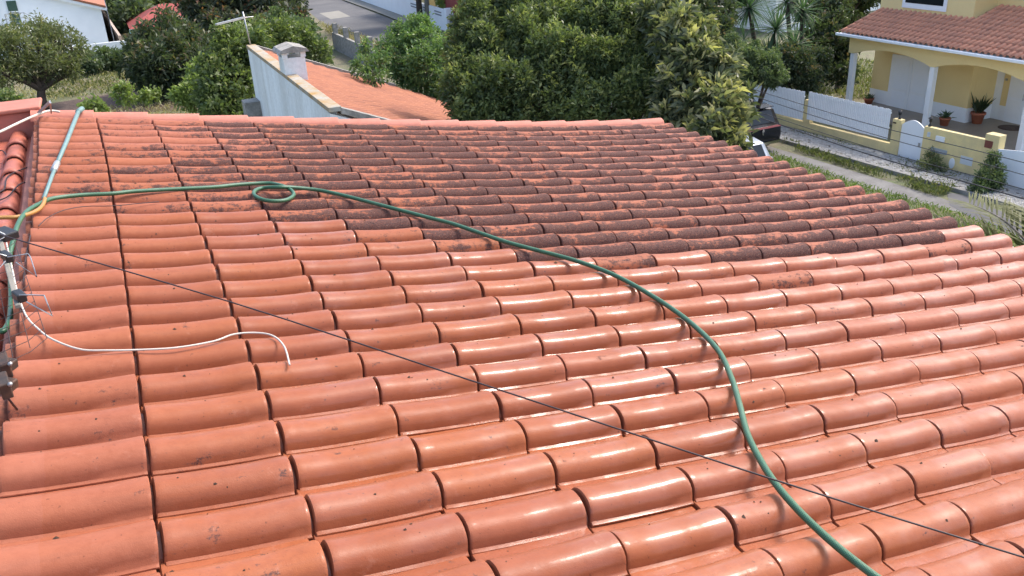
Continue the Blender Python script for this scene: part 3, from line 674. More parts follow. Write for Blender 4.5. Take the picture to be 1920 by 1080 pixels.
MB().box((XR - .064, yd0 - 1.25, .95), (XR - .0505, yd0 - .80, 2.0)).build('door_glass', M['glass'], fd)
MB().tube([(XR - .09, yd0 - .68, 1.05), (XR - .10, yd0 - .68, 1.15), (XR - .09, yd0 - .68, 1.30)], .014, 6).build('handle', M['chrome'], fd, True)
MB().box((XR - .05, yd0 + .14, 1.65), (XR - .014, yd0 + .22, 1.73)).build('wall_lamp', M['metal'], yh)
# roof
tr = math.tan(math.radians(18)); rz = lambda x: zE + tr * (x - XEV)
def onroof(px, py):
    v = ray(px, py); s = (zE - tr * XEV - H) / (v[2] - tr * v[0]); return CW + v * s
u0, u1, u2 = onroof(1652, 13.5), onroof(1822, 35), onroof(1866, 14)
XU = (u0[0] + u1[0]) / 2; YU = u1[1]; XU2 = XU + 1.2
b = MB(); b.prism([(XEV + .05, yR, rz(XEV + .05) - .10), (XU2 + 1.5, yR, rz(XU2 + 1.5) - .10), (XU2 + 1.5, yEL - .05, rz(XU2 + 1.5) - .10), (XEV + .05, yEL - .05, rz(XEV + .05) - .10)], (0, 0, -.06)); b.build('roof_deck', M['whitepaint'], yh)
MB().box((XEV - .13, yR, zE - .15), (XEV + .0, yEL + .03, zE - .045)).build('gutter', M['whitepaint'], yh, bevel=.02)
MB().box((XEV + .05, yEL - .12, zE - .18), (XC + .6, yEL - .02, zE - .06)).build('verge_board', M['whitepaint'], yh)
MB().box((XU, YU + .002, rz(XU) - .3), (XU + 6, u0[1], 8.2)).build('upper_wall', M['yellow'], yh)
MB().box((XU2, yR, rz(XU2) - .3), (XU + 6, YU - .002, 8.2)).build('upper_wall', M['yellow'], yh)
w0 = gx(1694, 0, XU)[1]; w1 = gx(1776, 13, XU)[1]; wz = gx(1735, 12, XU)[2]
uw = MB().box((XU - .05, w1, wz - .12), (XU - .002, w0, wz + 1.6)).build('upper_window', M['whitepaint'], yh, bevel=.01)
MB().box((XU - .06, w1 + .15, wz + .08), (XU - .051, w0 - .15, wz + 1.5)).build('pane', M['glass'], uw)
MB().box((XU2 - .05, yR + .5, gx(1900, 3, XU2)[2]), (XU2 - .002, yR + 2.2, gx(1900, 3, XU2)[2] + 1.2)).build('upper_window', M['glass'], yh)
tm = bpy.data.meshes.new('house_tile'); K = 8; V = []
for t, rr, dz in ((0, .068, 0), (-.40, .078, .02)):
    for k in range(K): g = math.pi * k / (K-1); V.append((-t * 0 + t, math.cos(g) * rr, math.sin(g) * rr - .06 + dz))
    V.append((t, -.16, -.06 + dz))
m_ = K + 1; Fh = [(k, k+1, k+1+m_, k+m_) for k in range(m_-1)]; n0 = len(V)
V += [(v[0] + .003, v[1] * .9, v[2] - .02) for v in V[m_:2*m_]]; Fh += [(m_+k, m_+k+1, n0+k+1, n0+k) for k in range(m_-1)]
tm.from_pydata(V, [], Fh); tm.update(); tm.materials.append(M['houseroof']); tm.polygons.foreach_set('use_smooth', [True] * len(tm.polygons))
Rm = Matrix.Rotation(-math.atan(tr), 4, 'Y'); cnt = 0; HV, HF, hn = [], [], 0; VA = np.array(V); FA = Fh
y = yEL - .1; off = Vector(yh.location)
while y > yR + .1:
    for i in range(10):
        x = XEV + .40 - .03 + i * .375
        lim = XU if y > YU else XU2
        if x - .35 > lim: break
        q = random.uniform(-.006, .006)
        mw = Matrix.Translation((x, y + q, rz(x) + .03)) @ Rm
        pj = RW @ (np.array([x, y, rz(x)]) - CW); px = 960 + F * pj[0] / pj[2]
        if cnt < 300 and px < 1960:
            o = bpy.data.objects.new('roof_tile', tm); COL.objects.link(o); o.parent = yh; o.matrix_local = Matrix.Translation(-off) @ mw; cnt += 1
        else:
            Am = np.array(mw); HV.append(VA @ Am[:3, :3].T + Am[:3, 3]); HF += [tuple(a + hn for a in f) for f in FA]; hn += len(VA)
    y -= .235
if HV: o = np_mesh('roof_tiles', np.vstack(HV), HF, M['houseroof'], yh, None, True); o['kind'] = 'stuff'
mt = MB().lathe((gz(1896, 240, FL)[0], gz(1896, 240, FL)[1], FL + .002), [(.45, 0), (.45, .012), (.43, .016)], 24).build('door_mat', M['soil'], None)
mt.scale = (1, 1, 1); tag(mt, 'dark doormat on the porch floor in front of the white entrance door', 'doormat')

# ------------------------------------------------------------------ front wall, picket fence, gates
fwall = thing('front_wall', 'low yellow garden wall with pillars and white slatted fence panels on top', 'wall', (fx(22), 22, 0))
dirv = np.array([FX1[0] - FX0[0], FX1[1] - FX0[1], 0]); dirv /= np.linalg.norm(dirv); nrm = np.array([dirv[1], -dirv[0], 0])
def fl(px, py):                       # pixel -> (distance along wall from FX0, z)
    v = ray(px, py); p0 = np.array([FX0[0], FX0[1], 0]); s = ((p0 - CW) @ nrm) / (v @ nrm); P_ = CW + v * s
    return float((P_ - p0) @ dirv), float(P_[2])
def fbox(s0, s1, z0, z1, t0, t1):     # box along the wall; t across (towards the house positive)
    b_ = MB(); p0 = np.array([FX0[0], FX0[1], 0]); n_ = -nrm if nrm[0] < 0 else nrm
    pts = [p0 + dirv * s + n_ * t for s, t in ((s0, t0), (s1, t0), (s1, t1), (s0, t1))]
    b_.prism([p + np.array([0, 0, z0]) for p in pts], (0, 0, z1 - z0)); return b_
sg_l, _ = fl(1675, 224); sg_r, _ = fl(1690, 226); sgt0 = fl(1689, 240)[0]; sgt1 = fl(1731, 250)[0]
sp0, sp1 = fl(1516, 200)[0] + .20, fl(1516, 200)[0] - .12
se0, se1 = fl(1848, 260)[0], fl(1875, 262)[0]
hP = fl(1683, 224)[1]; hW = .42
s_far = fl(1440, 210)[0] + 3.0
fbox(sg_l, s_far, 0, hW, 0, .16).build('wall', M['yellowfence'], fwall)
for s in (sp0, ):
    fbox(sp1, sp0, hW + .001, fl(1516, 188)[1], -.015, .19).build('pillar', M['yellowfence'], fwall, bevel=.01)
fbox(sg_r, sg_l - .001, 0, hP, -.02, .20).build('pillar', M['yellowfence'], fwall, bevel=.01)
sq0 = fl(1733, 240)[0]
fbox(se0 + .001, sq0, 0, hP - .02, 0, .16).build('wall', M['yellowfence'], fwall, bevel=.01)
fbox(se1, se0, 0, fl(1862, 255)[1] + .04, -.03, .30).build('pillar', M['yellowfence'], fwall, bevel=.012)
def pickets(s0, s1, zb0, zb1, zt0, zt1, step=.082):
    n_ = int(abs(s1 - s0) / step)
    for i in range(n_):
        t = (i + .5) / n_; s = s0 + (s1 - s0) * t; dz = .012 * math.sin(i * 2.1)
        fbox(s - .031, s + .031, zb0 + (zb1 - zb0) * t, zt0 + (zt1 - zt0) * t + dz, -.05, -.028).build('picket', M['whitegate'], fwall)
    for z in (.35, .85):
        fbox(s0, s1, z * (zt0 - zb0) + zb0, z * (zt0 - zb0) + zb0 + .05, -.026, -.002).build('rail', M['whitepaint'], fwall)
pa, pb = fl(1516, 190)[0] - .02, fl(1672, 220)[0] + .02
pickets(pa, pb, fl(1522, 225)[1], fl(1664, 261)[1], fl(1516.5, 171)[1], fl(1672, 205)[1])
pc, pd = s_far, sp0 + .0
pickets(pc, pd, fl(1451, 211)[1], fl(1507, 225)[1], fl(1456, 163)[1], fl(1512, 172)[1])
gt = thing('garden_gate', 'white sheet metal garden gate with arched top between yellow pillars', 'gate', (fx(20.5), 20.5, 0))
pts = []; p0 = np.array([FX0[0], FX0[1], 0]); gz0 = fl(1688, 233)[1]; gz1 = fl(1709, 225.5)[1]
pts = [p0 + dirv * (sg_r - .01) + np.array([0, 0, .03]), p0 + dirv * (sq0 + .01) + np.array([0, 0, .03])]
for t in np.linspace(0, 1, 13): pts.append(p0 + dirv * ((sq0 + .01) + (sg_r - sq0 - .02) * t) + np.array([0, 0, gz0 + (gz1 - gz0) * math.sin(math.pi * t)]))
MB().prism([p + np.array([.05, 0, 0]) for p in pts], (.04, 0, 0)).build('panel', M['whitegate'], gt)
MB().box(tuple(p0 + dirv * (sq0 + .12) + np.array([.01, -.03, .55])), tuple(p0 + dirv * (sq0 + .12) + np.array([.045, .03, .68]))).build('lock', M['metal'], gt)
fbox(sq0 + .01, sg_r - .01, .0, .028, -.12, .2).build('threshold', M['kerb'], gt)
dg = thing('driveway_gate', 'wide plain white sliding driveway gate right of the yellow wall', 'gate', (fx(16), 16, 0))
zg = fl(1871, 274)[1]; MB().prism([p0 + dirv * (se1 - .02) + np.array([-.03, 0, .05]), p0 + dirv * (se1 - 4) + np.array([-.03, 0, .05]), p0 + dirv * (se1 - 4) + np.array([-.03, 0, zg + .05]), p0 + dirv * (se1 - 1.0) + np.array([-.03, 0, zg + .05]), p0 + dirv * (se1 - .02) + np.array([-.03, 0, zg - .08])], (.04, 0, 0)).build('panel', M['whitegate'], dg)
fbox(se1 - 4, se1 - .02, .0, .045, -.08, .1).build('rail', M['metal'], dg)
def plate(name, x0_, y0_, x1_, y1_, m, label, cat, t=.03, parent=None, bev=.004):
    s0, z1 = fl(x0_, y0_); s1, z0 = fl(x1_, y1_); o = fbox(min(s0, s1), max(s0, s1), min(z0, z1), max(z0, z1), -t, -.002).build(name, m, parent, bevel=bev)
    return tag(o, label, cat)
plate('letter_box', 1757, 254, 1771, 268, M['whitepaint'], 'small white letter box on the yellow wall right of the garden gate', 'letter box', .06)
plate('meter_box', 1746, 275, 1775, 291, M['grey_box'], 'grey meter box door low on the yellow wall below the letter box', 'meter box', .02)
plate('meter_box', 1802, 291, 1822, 312, M['paleplaque'], 'faint beige meter hatch low on the yellow wall right of the oval plate', 'meter box', .006)
plate('house_plaque', 1849, 262, 1861, 279, M['plaque'], 'reddish brown plaque on the end pillar of the yellow wall', 'plaque', .045)
plate('house_number', 1676, 228, 1681, 232, M['bracket'], 'tiny dark house number plate on the pillar left of the gate', 'plate', .035)
plate('intercom', 1740, 247, 1744, 257, M['paleplaque'], 'slim pale intercom at the left end of the yellow wall', 'intercom', .03)
s_, z_ = fl(1785, 306); P_ = p0 + dirv * s_ + np.array([0, 0, z_])
b = MB(); b.prism([P_ + dirv * (.10 * math.cos(g)) + np.array([-.02, 0, .17 * math.sin(g)]) for g in np.linspace(0, 2*math.pi, 24, endpoint=False)], (.017, 0, 0)); o = b.build('oval_plate', M['whitepaint']); tag(o, 'white oval plate low on the yellow wall', 'plate')
def lantern(s, label):
    P_ = p0 + dirv * s + np.array([.09, 0, hP]); t = thing('lantern', label, 'lantern', P_, 'lanterns beside the garden gate')
    MB().lathe(P_, [(.06, 0), (.05, .02), (.02, .06), (.02, .12), (.045, .14)], 10).build('stand', M['dark'], t, True)
    MB().lathe(P_ + np.array([0, 0, .141]), [(.045, 0), (.06, .10)], 8).build('glass', M['glass'], t)
    MB().lathe(P_ + np.array([0, 0, .242]), [(.085, 0), (.05, .04), (.012, .07)], 10).build('lid', M['dark'], t)
lantern((sg_l + sg_r) / 2, 'small dark lantern on the yellow pillar left of the garden gate')
lantern(sq0 - .12, 'small dark lantern on the wall end right of the garden gate')

# ------------------------------------------------------------------ leaves and trees
def leaves_mesh(name, B, Dv, Ln, Wd, tint, m, parent, droop=.12):
    n = len(B); Dv = Dv / (np.linalg.norm(Dv, axis=1)[:, None] + 1e-9)
    r = rng.normal(size=(n, 3)); r[:, 2] *= .5; S = np.cross(Dv, r); S /= np.linalg.norm(S, axis=1)[:, None] + 1e-9
    mid = B + Dv * Ln[:, None] * .5 + np.array([0, 0, 1.]) * Ln[:, None] * .05
    tip = B + Dv * Ln[:, None] - np.array([0, 0, 1.]) * (Ln * droop)[:, None]
    V = np.stack([B, mid + S * Wd[:, None] * .5, tip, mid - S * Wd[:, None] * .5], 1).reshape(-1, 3)
    I = np.arange(n)[:, None] * 4 + np.array([0, 1, 2, 3])
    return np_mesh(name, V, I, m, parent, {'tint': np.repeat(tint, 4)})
def crown_leaves(blobs, ll, lw, dens, K, spread=1.0, up=.35, lai=2.7):
    dens = lai / (.5 * ll * lw)
    Bs, Ds, Ls, Ws, Ts = [], [], [], [], []
    for c, R in blobs:
        R = np.asarray(R, float) * np.ones(3); Rm_ = R.mean()
        nc = max(6, int(dens * 4 * math.pi * Rm_ ** 2 / K))
        u = rng.normal(size=(nc, 3)); u /= np.linalg.norm(u, axis=1)[:, None]
        ph = rng.uniform(0, 6.28, 6); fr = rng.uniform(2.2, 5.5, 6)
        lump = 1 + .13 * (np.sin(u[:, 0]*fr[0]+ph[0]) * np.sin(u[:, 1]*fr[1]+ph[1])) + .10 * np.sin(u[:, 2]*fr[2]*1.7+ph[2]) + .08 * np.sin((u[:, 0]-u[:, 1])*fr[3]*2+ph[3])
        rad = rng.random(nc) ** .45; rad = .45 + .60 * rad
        cc = c + u * R * (rad * lump)[:, None]
        td = u + np.array([0, 0, up]) + rng.normal(0, .35, (nc, 3)); td /= np.linalg.norm(td, axis=1)[:, None]
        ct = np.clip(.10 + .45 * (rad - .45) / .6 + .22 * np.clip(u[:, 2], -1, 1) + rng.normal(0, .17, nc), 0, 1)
        k = K; csz = ll * 1.0 * spread
        B = np.repeat(cc, k, 0) + rng.normal(0, csz * .42, (nc * k, 3)); T = np.repeat(td, k, 0)
        D_ = T * .8 + rng.normal(0, .62, (nc * k, 3))
        Bs.append(B); Ds.append(D_); s = rng.uniform(.7, 1.2, nc * k); Ls.append(ll * s); Ws.append(lw * s * rng.uniform(.85, 1.15, nc*k))
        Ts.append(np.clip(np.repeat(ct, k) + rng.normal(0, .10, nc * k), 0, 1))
    return [np.concatenate(x) for x in (Bs, Ds, Ls, Ws, Ts)]
def tree(name, label, cat, blobs, base, lm, ll=.12, lw=.045, dens=60, K=9, trunk_r=.12, bark='bark', limbs=True, group=None, up=.35, spread=1.0, lai=2.7, sub=3):
    base = np.array([base[0], base[1], 0.0]); t = thing(name, label, cat, base, group)
    cs = np.array([b_[0] for b_ in blobs]); cm = cs.mean(0); fork = base + (cm - base) * np.array([.35, .35, .38])
    b = MB(); mid = (base + fork) / 2 + np.array([rng.uniform(-.08, .08), rng.uniform(-.08, .08), 0])
    P_ = smooth_path([base, mid, fork], 4); b.tube(P_, np.linspace(trunk_r, trunk_r * .72, len(P_)), 9)
    b.build('trunk', M[bark], t, True)
    if limbs:
        b = MB()
        for c, R in blobs:
            c = np.array(c); rm = float(np.mean(R)); q = (fork + c) / 2 + rng.normal(0, rm * .12, 3)
            P_ = smooth_path([fork, q, c], 4); b.tube(P_, np.linspace(trunk_r * .6, trunk_r * .22, len(P_)), 6)
            for _ in range(6):
                d = rng.normal(size=3); d[2] = abs(d[2]) * .8; d /= np.linalg.norm(d); e = c + d * R * .9
                P_ = smooth_path([c + (q - c) * rng.uniform(0, .5), (c + e) / 2 + rng.normal(0, rm * .08, 3), e], 3); b.tube(P_, np.linspace(trunk_r * .2, trunk_r * .05, len(P_)), 4)
        b.build('limbs', M[bark], t, True)
    ext = []
    for c, R in blobs:
        for _ in range(sub):
            d = rng.normal(size=3); d[2] = abs(d[2]) * .9 + .1; d /= np.linalg.norm(d); q = rng.uniform(.24, .40)
            ext.append((np.array(c) + d * R * rng.uniform(.88, 1.2), R * q * np.array([.8, .8, 1.35])))
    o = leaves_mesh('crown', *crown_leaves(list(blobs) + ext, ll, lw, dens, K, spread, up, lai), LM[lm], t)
    return t
def bl(*items):                     # (px, py, radius px, distance) -> blob centre and radius
    out = []
    for px, py, rp, D_ in items:
        P_ = gd(px, py, D_); out.append((P_, rp * depth(P_) / F))
    return out
def bxy(px, D_): P_ = gd(px, 250, D_); return P_[:2]

big = dict(ll=.13, lw=.044, K=12, up=.8, spread=.8, lai=1.9, sub=11)
tree('laurel_tree', 'dense dark evergreen tree right beside the small house roof, leftmost of the thick row', 'tree',
     bl((893,120,54,20),(885,175,46,19.2),(925,70,58,20.6),(905,25,40,21),(930,170,62,19.4),(950,215,50,19),(885,225,42,19),(895,75,42,20.3)), bxy(900, 20), 'laurel', **big)
tree('laurel_tree', 'broadest dense evergreen tree in the middle of the row behind the tiled roof', 'tree',
     bl((1000,50,62,20.8),(1000,120,66,20),(1050,60,60,20.8),(1060,140,66,19.6),(1010,195,66,19.2),(1080,210,55,19),(970,20,42,21.5),(1075,10,45,21.8),(1030,5,40,21.8)), bxy(1035, 20.3), 'laurel', **big)
tree('laurel_tree', 'dense evergreen tree with bright leaf tips left of the pale loquat tree', 'tree',
     bl((1125,50,60,20.6),(1130,130,64,19.8),(1180,70,52,20.2),(1195,140,52,19.6),(1140,205,60,19),(1205,205,50,18.8),(1165,15,42,21.2),(1215,90,36,20.2),(1205,35,38,21)), bxy(1160, 20), 'laurel', **big)
tree('loquat_tree', 'loquat tree with large grey green leaves and pale yellow tips near the right roof corner', 'tree',
     bl((1262,75,40,18.6),(1300,110,42,18.2),(1350,135,34,18),(1278,175,46,17.8),(1330,205,56,17.4),(1346,195,34,17.2),(1345,250,38,16.8),(1260,225,44,17.6),(1290,55,34,19),(1325,262,50,16.8),(1368,228,20,17),(1238,35,34,19.4),(1368,288,22,16.6)),
     bxy(1320, 17.6), 'loquat', ll=.25, lw=.070, K=11, up=.15, bark='palebark', spread=.45, lai=2.3, sub=5)
tree('pale_tree', 'loose light green tree with pale branches behind the small house roof', 'tree',
     bl((790,85,38,29.6),(750,115,34,29.2),(800,130,40,28.6),(845,175,36,28),(775,60,26,30),(835,195,26,28),(840,100,26,29.4),(765,140,24,29),(745,75,20,30),(800,165,24,29)), bxy(800, 29), 'loose', ll=.15, lw=.055, lai=1.6, dens=52, K=8, trunk_r=.10, bark='palebark')
tree('young_tree', 'thin sparse sapling leaning beside the low concrete wall and dry verge', 'tree',
     bl((690,95,12,27),(688,130,22,26),(716,112,10,26),(700,145,20,25.5)), bxy(700, 26), 'loose', ll=.15, lw=.06, lai=.9, dens=26, K=6, trunk_r=.04, bark='palebark')
tree('citrus_tree', 'rounded green citrus tree standing directly left of the small house', 'tree',
     bl((450,100,44,33),(425,150,44,32),(480,80,36,34),(520,75,34,35),(470,130,40,33),(430,205,40,31.5),(560,82,30,36),(590,105,26,36),(400,185,30,32)), bxy(450, 33), 'citrus', ll=.20, lw=.085, dens=40, K=8)
tree('leafy_shrub_tree', 'leafy mid green tree beside the road above the small house roof', 'tree',
     bl((550,70,30,46),(572,70,24,47),(590,95,20,45),(530,50,22,48),(560,100,28,44)), bxy(585, 46), 'green', ll=.26, lw=.12, dens=24, K=7)
tree('mango_tree', 'large dark rounded evergreen tree in the middle of the left field', 'tree',
     bl((322,84,40,51),(282,98,38,50.5),(362,94,40,51),(300,125,48,49),(350,130,44,49),(262,120,28,49.5),(390,115,34,50),(335,66,22,52),(290,150,28,48),(365,155,34,48)), bxy(325, 50), 'dark', ll=.34, lw=.10, dens=22, K=8, trunk_r=.3)
tree('reddish_tree', 'tall dark tree with rusty coloured patches left of the road at the top', 'tree',
     bl((440,30,42,64),(490,30,42,64),(530,15,34,66),(390,20,40,64),(460,70,34,62),(410,60,30,62),(500,65,34,60),(545,40,26,62),(370,5,30,66),(440,-20,50,68),(510,-25,50,70)), bxy(470, 64), 'darkred', ll=.45, lw=.16, dens=14, K=8, trunk_r=.3)
tree('small_tree', 'light green young tree in the field between the dark tree and the citrus tree', 'tree',
     bl((380,145,24,41),(370,170,24,40),(395,175,22,40),(355,190,16,40),(340,180,12,40),(385,125,14,41)), bxy(382, 40.5), 'bright', ll=.22, lw=.10, dens=20, K=6, trunk_r=.06)
tree('old_fruit_tree', 'gnarled old fruit tree with twisting dark trunk and wide thin crown at far left', 'tree',
     bl((25,95,38,50),(70,80,40,51),(110,85,36,51),(140,95,22,51),(85,115,34,50),(40,130,26,50),(-10,100,40,50),(125,125,22,50),(5,140,24,49),(95,65,20,52),(130,140,14,50),(-30,130,40,50)), gz(84, 205)[:2], 'olive', ll=.26, lw=.06, lai=.75, K=7, trunk_r=.26)
for nm, lab, B_, base, lmn in (
    ('background_tree', 'bright green tree behind the white house gable at the top left', ((215,15,30,84),(250,30,26,80),(200,-10,30,86),(240,-5,34,86),(215,50,20,80)), (225, 84), 'green'),
    ('background_tree', 'yellowish green tree above the dark red roof at the top', ((300,5,28,90),(330,10,20,90),(285,-10,26,92),(340,-12,26,92)), (305, 90), 'citrus'),
    ('background_tree', 'dark tree behind the dark red roof at the top', ((370,20,26,86),(385,-10,34,88),(352,5,20,88)), (372, 86), 'green'),
    ('background_tree', 'dark tree at the top edge right of the road patch', ((575,-22,22,100),(600,-30,22,104),(540,-30,40,100)), (580, 102), 'dark')):
    tree(nm, lab, 'tree', bl(*B_), bxy(*base), lmn, ll=.55, lw=.25, dens=9, K=7, trunk_r=.25, limbs=False)
tree('tall_hedge_tree', 'dark green dense tree at the top behind the loquat crown', 'tree',
     bl((1310,30,36,34),(1330,70,32,33),(1300,0,34,36),(1345,25,30,35),(1260,0,36,34),(1340,110,28,32)), bxy(1315, 34), 'dark', ll=.2, lw=.08, dens=40, K=8)
tree('feathery_bush', 'soft rounded green bush behind the left end of the white fence', 'bush',
     bl((1385,118,34,31.5),(1420,124,32,31.5),(1448,140,24,31.2),(1395,142,26,31),(1440,116,20,32),(1370,140,24,31)), bxy(1415, 31.5), 'green', ll=.09, lw=.04, dens=110, K=9)
tree('dark_shrub_tree', 'dark blue green tree between the yuccas and the yellow house', 'tree',
     bl((1550,60,34,42),(1570,100,26,41),(1535,100,30,41),(1560,20,36,44),(1590,10,30,46),(1530,130,20,40),(1580,140,20,40),(1600,60,24,44),(1520,20,22,45),(1620,-15,30,46)), bxy(1560, 42), 'dark', ll=.24, lw=.10, dens=30, K=8)
for lab, B_, base in (('low green hedge bush under the white house wall, left one', ((160,115,16,60),(145,120,14,60),(175,122,12,59)), (160, 60)),
                      ('low green hedge bush under the white house wall, right one', ((195,112,16,60),(215,114,15,60),(233,118,12,60)), (205, 60))):
    tree('hedge_bush', lab, 'bush', bl(*B_), bxy(*base), 'green', ll=.3, lw=.14, dens=16, K=6, trunk_r=.05, limbs=False, group='bushes along the white house wall')
def plant(name, label, cat, px, py, rp, D_, lmn, ll=.2, lw=.09, dens=22, ex=(), group=None, K=6, lai=1.6):
    tree(name, label, cat, bl((px, py, rp, D_), *ex), gz(px, py + rp * 1.5)[:2] if D_ > 30 else bxy(px, D_), lmn, ll=ll, lw=lw, dens=dens, K=K, trunk_r=.035, limbs=True, group=group, lai=lai, sub=2)
plant('sapling', 'bright green young citrus sapling in the brown soil below the dark tree', 'sapling', 230, 180, 12, 43, 'bright', ex=((238,168,9,43),(225,170,8,43),(242,190,7,43)), group='young citrus saplings')
plant('sapling', 'small bright sapling second from left in the row on the brown soil', 'sapling', 276, 185, 8, 43, 'bright', ex=((277,177,5,43),), group='young citrus saplings')
plant('sapling', 'small bright sapling third from left in the row on the brown soil', 'sapling', 290, 182, 6, 43.5, 'bright', ex=((293,176,4,43.5),), group='young citrus saplings')
plant('sapling', 'tiny sapling between the two taller ones on the brown soil', 'sapling', 261, 185, 4, 43.5, 'bright', group='young citrus saplings')
plant('bush', 'yellow green leafy bush just behind the far left roof corner', 'bush', 178, 203, 12, 36, 'bright', ex=((165,202,8,36),(192,205,8,36)))
plant('bush', 'green bush behind the roof at the extreme left', 'bush', 20, 195, 18, 38, 'citrus', ex=((0,200,18,38),(40,205,16,38),(58,203,8,38)))
plant('bush', 'small green bush behind the roof left of the small house', 'bush', 435, 210, 10, 33, 'bright', ex=((448,205,8,33),(424,214,8,33)))
plant('wall_shrub', 'upright green shrub against the white driveway gate', 'bush', 1858, 318, 15, 28.9, 'green', ll=.10, lw=.038, ex=((1852,340,19,28.6),(1862,298,9,29),(1838,352,15,28.3),(1868,338,12,28.6)), K=8, lai=2)
plant('wall_shrub', 'sprawling weedy shrub at the foot of the yellow wall by the gate', 'bush', 1745, 296, 11, 30.6, 'olive', ll=.09, lw=.03, ex=((1755,308,11,30.2),(1733,312,10,30),(1765,316,8,30)), K=7, lai=.9)

tree('dark_shrub_tree', 'dark rounded shrub filling the space below the yuccas behind the fence', 'bush',
     bl((1490,120,30,36.5),(1515,150,22,36),(1470,135,26,36),(1530,120,24,38)), bxy(1495, 36.5), 'dark', ll=.16, lw=.07, K=7)
tree('background_tree', 'green tree between the laurel row and the utility pole at the top', 'tree',
     bl((1230,0,34,44),(1180,-12,34,46),(1270,-20,34,44)), bxy(1230, 44), 'green', ll=.28, lw=.12, K=7, limbs=False)
# yuccas: rosettes of sword leaves, each leaf a part
ym = []
for s in range(3):
    me = bpy.data.meshes.new('yucca_leaf'); ln = 1.0; V = []
    for i, t in enumerate((0, .35, .7, 1.0)):
        wv = (.025, .04, .028, .002)[i]; z = -.06 * (s + 1) * t * t
        V += [(t, -wv, z + .01), (t, 0, z), (t, wv, z + .01)]
    Fc = [(i*3+k, (i+1)*3+k, (i+1)*3+k+1, i*3+k+1) for i in range(3) for k in range(2)]
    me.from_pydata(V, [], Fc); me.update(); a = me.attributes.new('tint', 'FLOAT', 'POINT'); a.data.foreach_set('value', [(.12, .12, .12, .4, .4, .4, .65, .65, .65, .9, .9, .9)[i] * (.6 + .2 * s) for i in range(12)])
    me.materials.append(LM['yucca']); ym.append(me)
def yucca(label, heads, base):
    base = np.array([base[0], base[1], 0.]); t = thing('yucca', label, 'yucca', base, 'yuccas behind the white fence')
    b = MB(); 
    for c, R in heads:
        q = (base + c) / 2 + np.array([0, 0, -.3]); P_ = smooth_path([base, q, c], 4); b.tube(P_, np.linspace(.13, .08, len(P_)), 8)
    b.build('trunk', M['bark'], t, True); n = 0; SV, SF, ST = [], [], []
    for c, R in heads:
        for i in range(95):
            z = rng.uniform(-.95, 1); a = rng.uniform(0, 6.283); d = Vector((math.sqrt(1-z*z)*math.cos(a), math.sqrt(1-z*z)*math.sin(a), z))
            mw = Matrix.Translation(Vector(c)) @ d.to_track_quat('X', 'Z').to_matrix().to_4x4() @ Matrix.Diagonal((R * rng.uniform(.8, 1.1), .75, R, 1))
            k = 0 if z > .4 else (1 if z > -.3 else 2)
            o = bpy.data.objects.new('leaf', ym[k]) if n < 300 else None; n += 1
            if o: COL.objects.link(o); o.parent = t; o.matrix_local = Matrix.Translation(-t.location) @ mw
yucca('tall yucca with spiky rosettes nearest the white fence', bl((1455,55,56,37),(1405,15,50,38),(1440,105,46,36.6),(1395,75,44,37)), bxy(1440, 37.5))
yucca('dark yucca with low rosettes beside the dark shrub tree', bl((1490,85,46,38.5),(1505,20,46,40),(1475,5,46,39.5)), bxy(1495, 39))
yucca('yucca half hidden behind the loquat crown', bl((1355,30,46,38),(1372,85,40,36),(1335,70,36,38)), bxy(1368, 37))

# palm at the lower right: fronds with single leaflets
pm = thing('palm_tree', 'date palm whose yellow green fronds rise past the right roof eave', 'palm', (*gd(1985, 520, 11.5)[:2], 0))
pc_ = gd(1985, 520, 11.5)
MB().tube([(pc_[0], pc_[1], 0), (pc_[0], pc_[1], pc_[2] - .2)], [.20, .16], 12).build('trunk', M['bark'], pm, True)
lmesh = bpy.data.meshes.new('leaflet'); lmesh.from_pydata([(0, -.014, 0), (.45, -.030, .01), (1, 0, -.05), (.45, .030, .01), (0, .014, 0)], [], [(0, 1, 2, 3, 4)]); lmesh.update()
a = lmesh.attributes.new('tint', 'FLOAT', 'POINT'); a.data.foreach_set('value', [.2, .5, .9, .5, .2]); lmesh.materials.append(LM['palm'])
def frond(tip, rise, nl=36):
    P_ = smooth_path([pc_, (pc_ * .45 + tip * .55) + np.array([0, 0, rise]), tip], 10)
    MB().tube(P_, np.linspace(.02, .005, len(P_)), 6).build('frond_stem', M['palebark'], pm, True)
    for i in range(nl):
        t = .22 + .78 * i / nl; k = int(t * (len(P_) - 2)); T = Vector(P_[k+1] - P_[k]).normalized(); up = Vector((0, 0, 1)); S = T.cross(up).normalized()
        for sg in (-1, 1):
            d = (T * .62 + S * sg * .75 + up * .18 + Vector(rng.normal(0, .06, 3))).normalized()
            mw = Matrix.Translation(Vector(P_[k])) @ d.to_track_quat('X', 'Z').to_matrix().to_4x4() @ Matrix.Scale(.72 * (1 - .45 * t) * rng.uniform(.85, 1.1), 4)
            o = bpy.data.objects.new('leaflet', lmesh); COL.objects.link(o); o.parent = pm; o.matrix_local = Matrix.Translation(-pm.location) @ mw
frond(np.array(gd(1808, 378, 12.3)), .15); frond(np.array(gd(1735, 415, 11.8)), .10); frond(np.array(gd(1900, 395, 12.8)), .3); frond(np.array(gd(1770, 455, 11.2)), .05, 20)

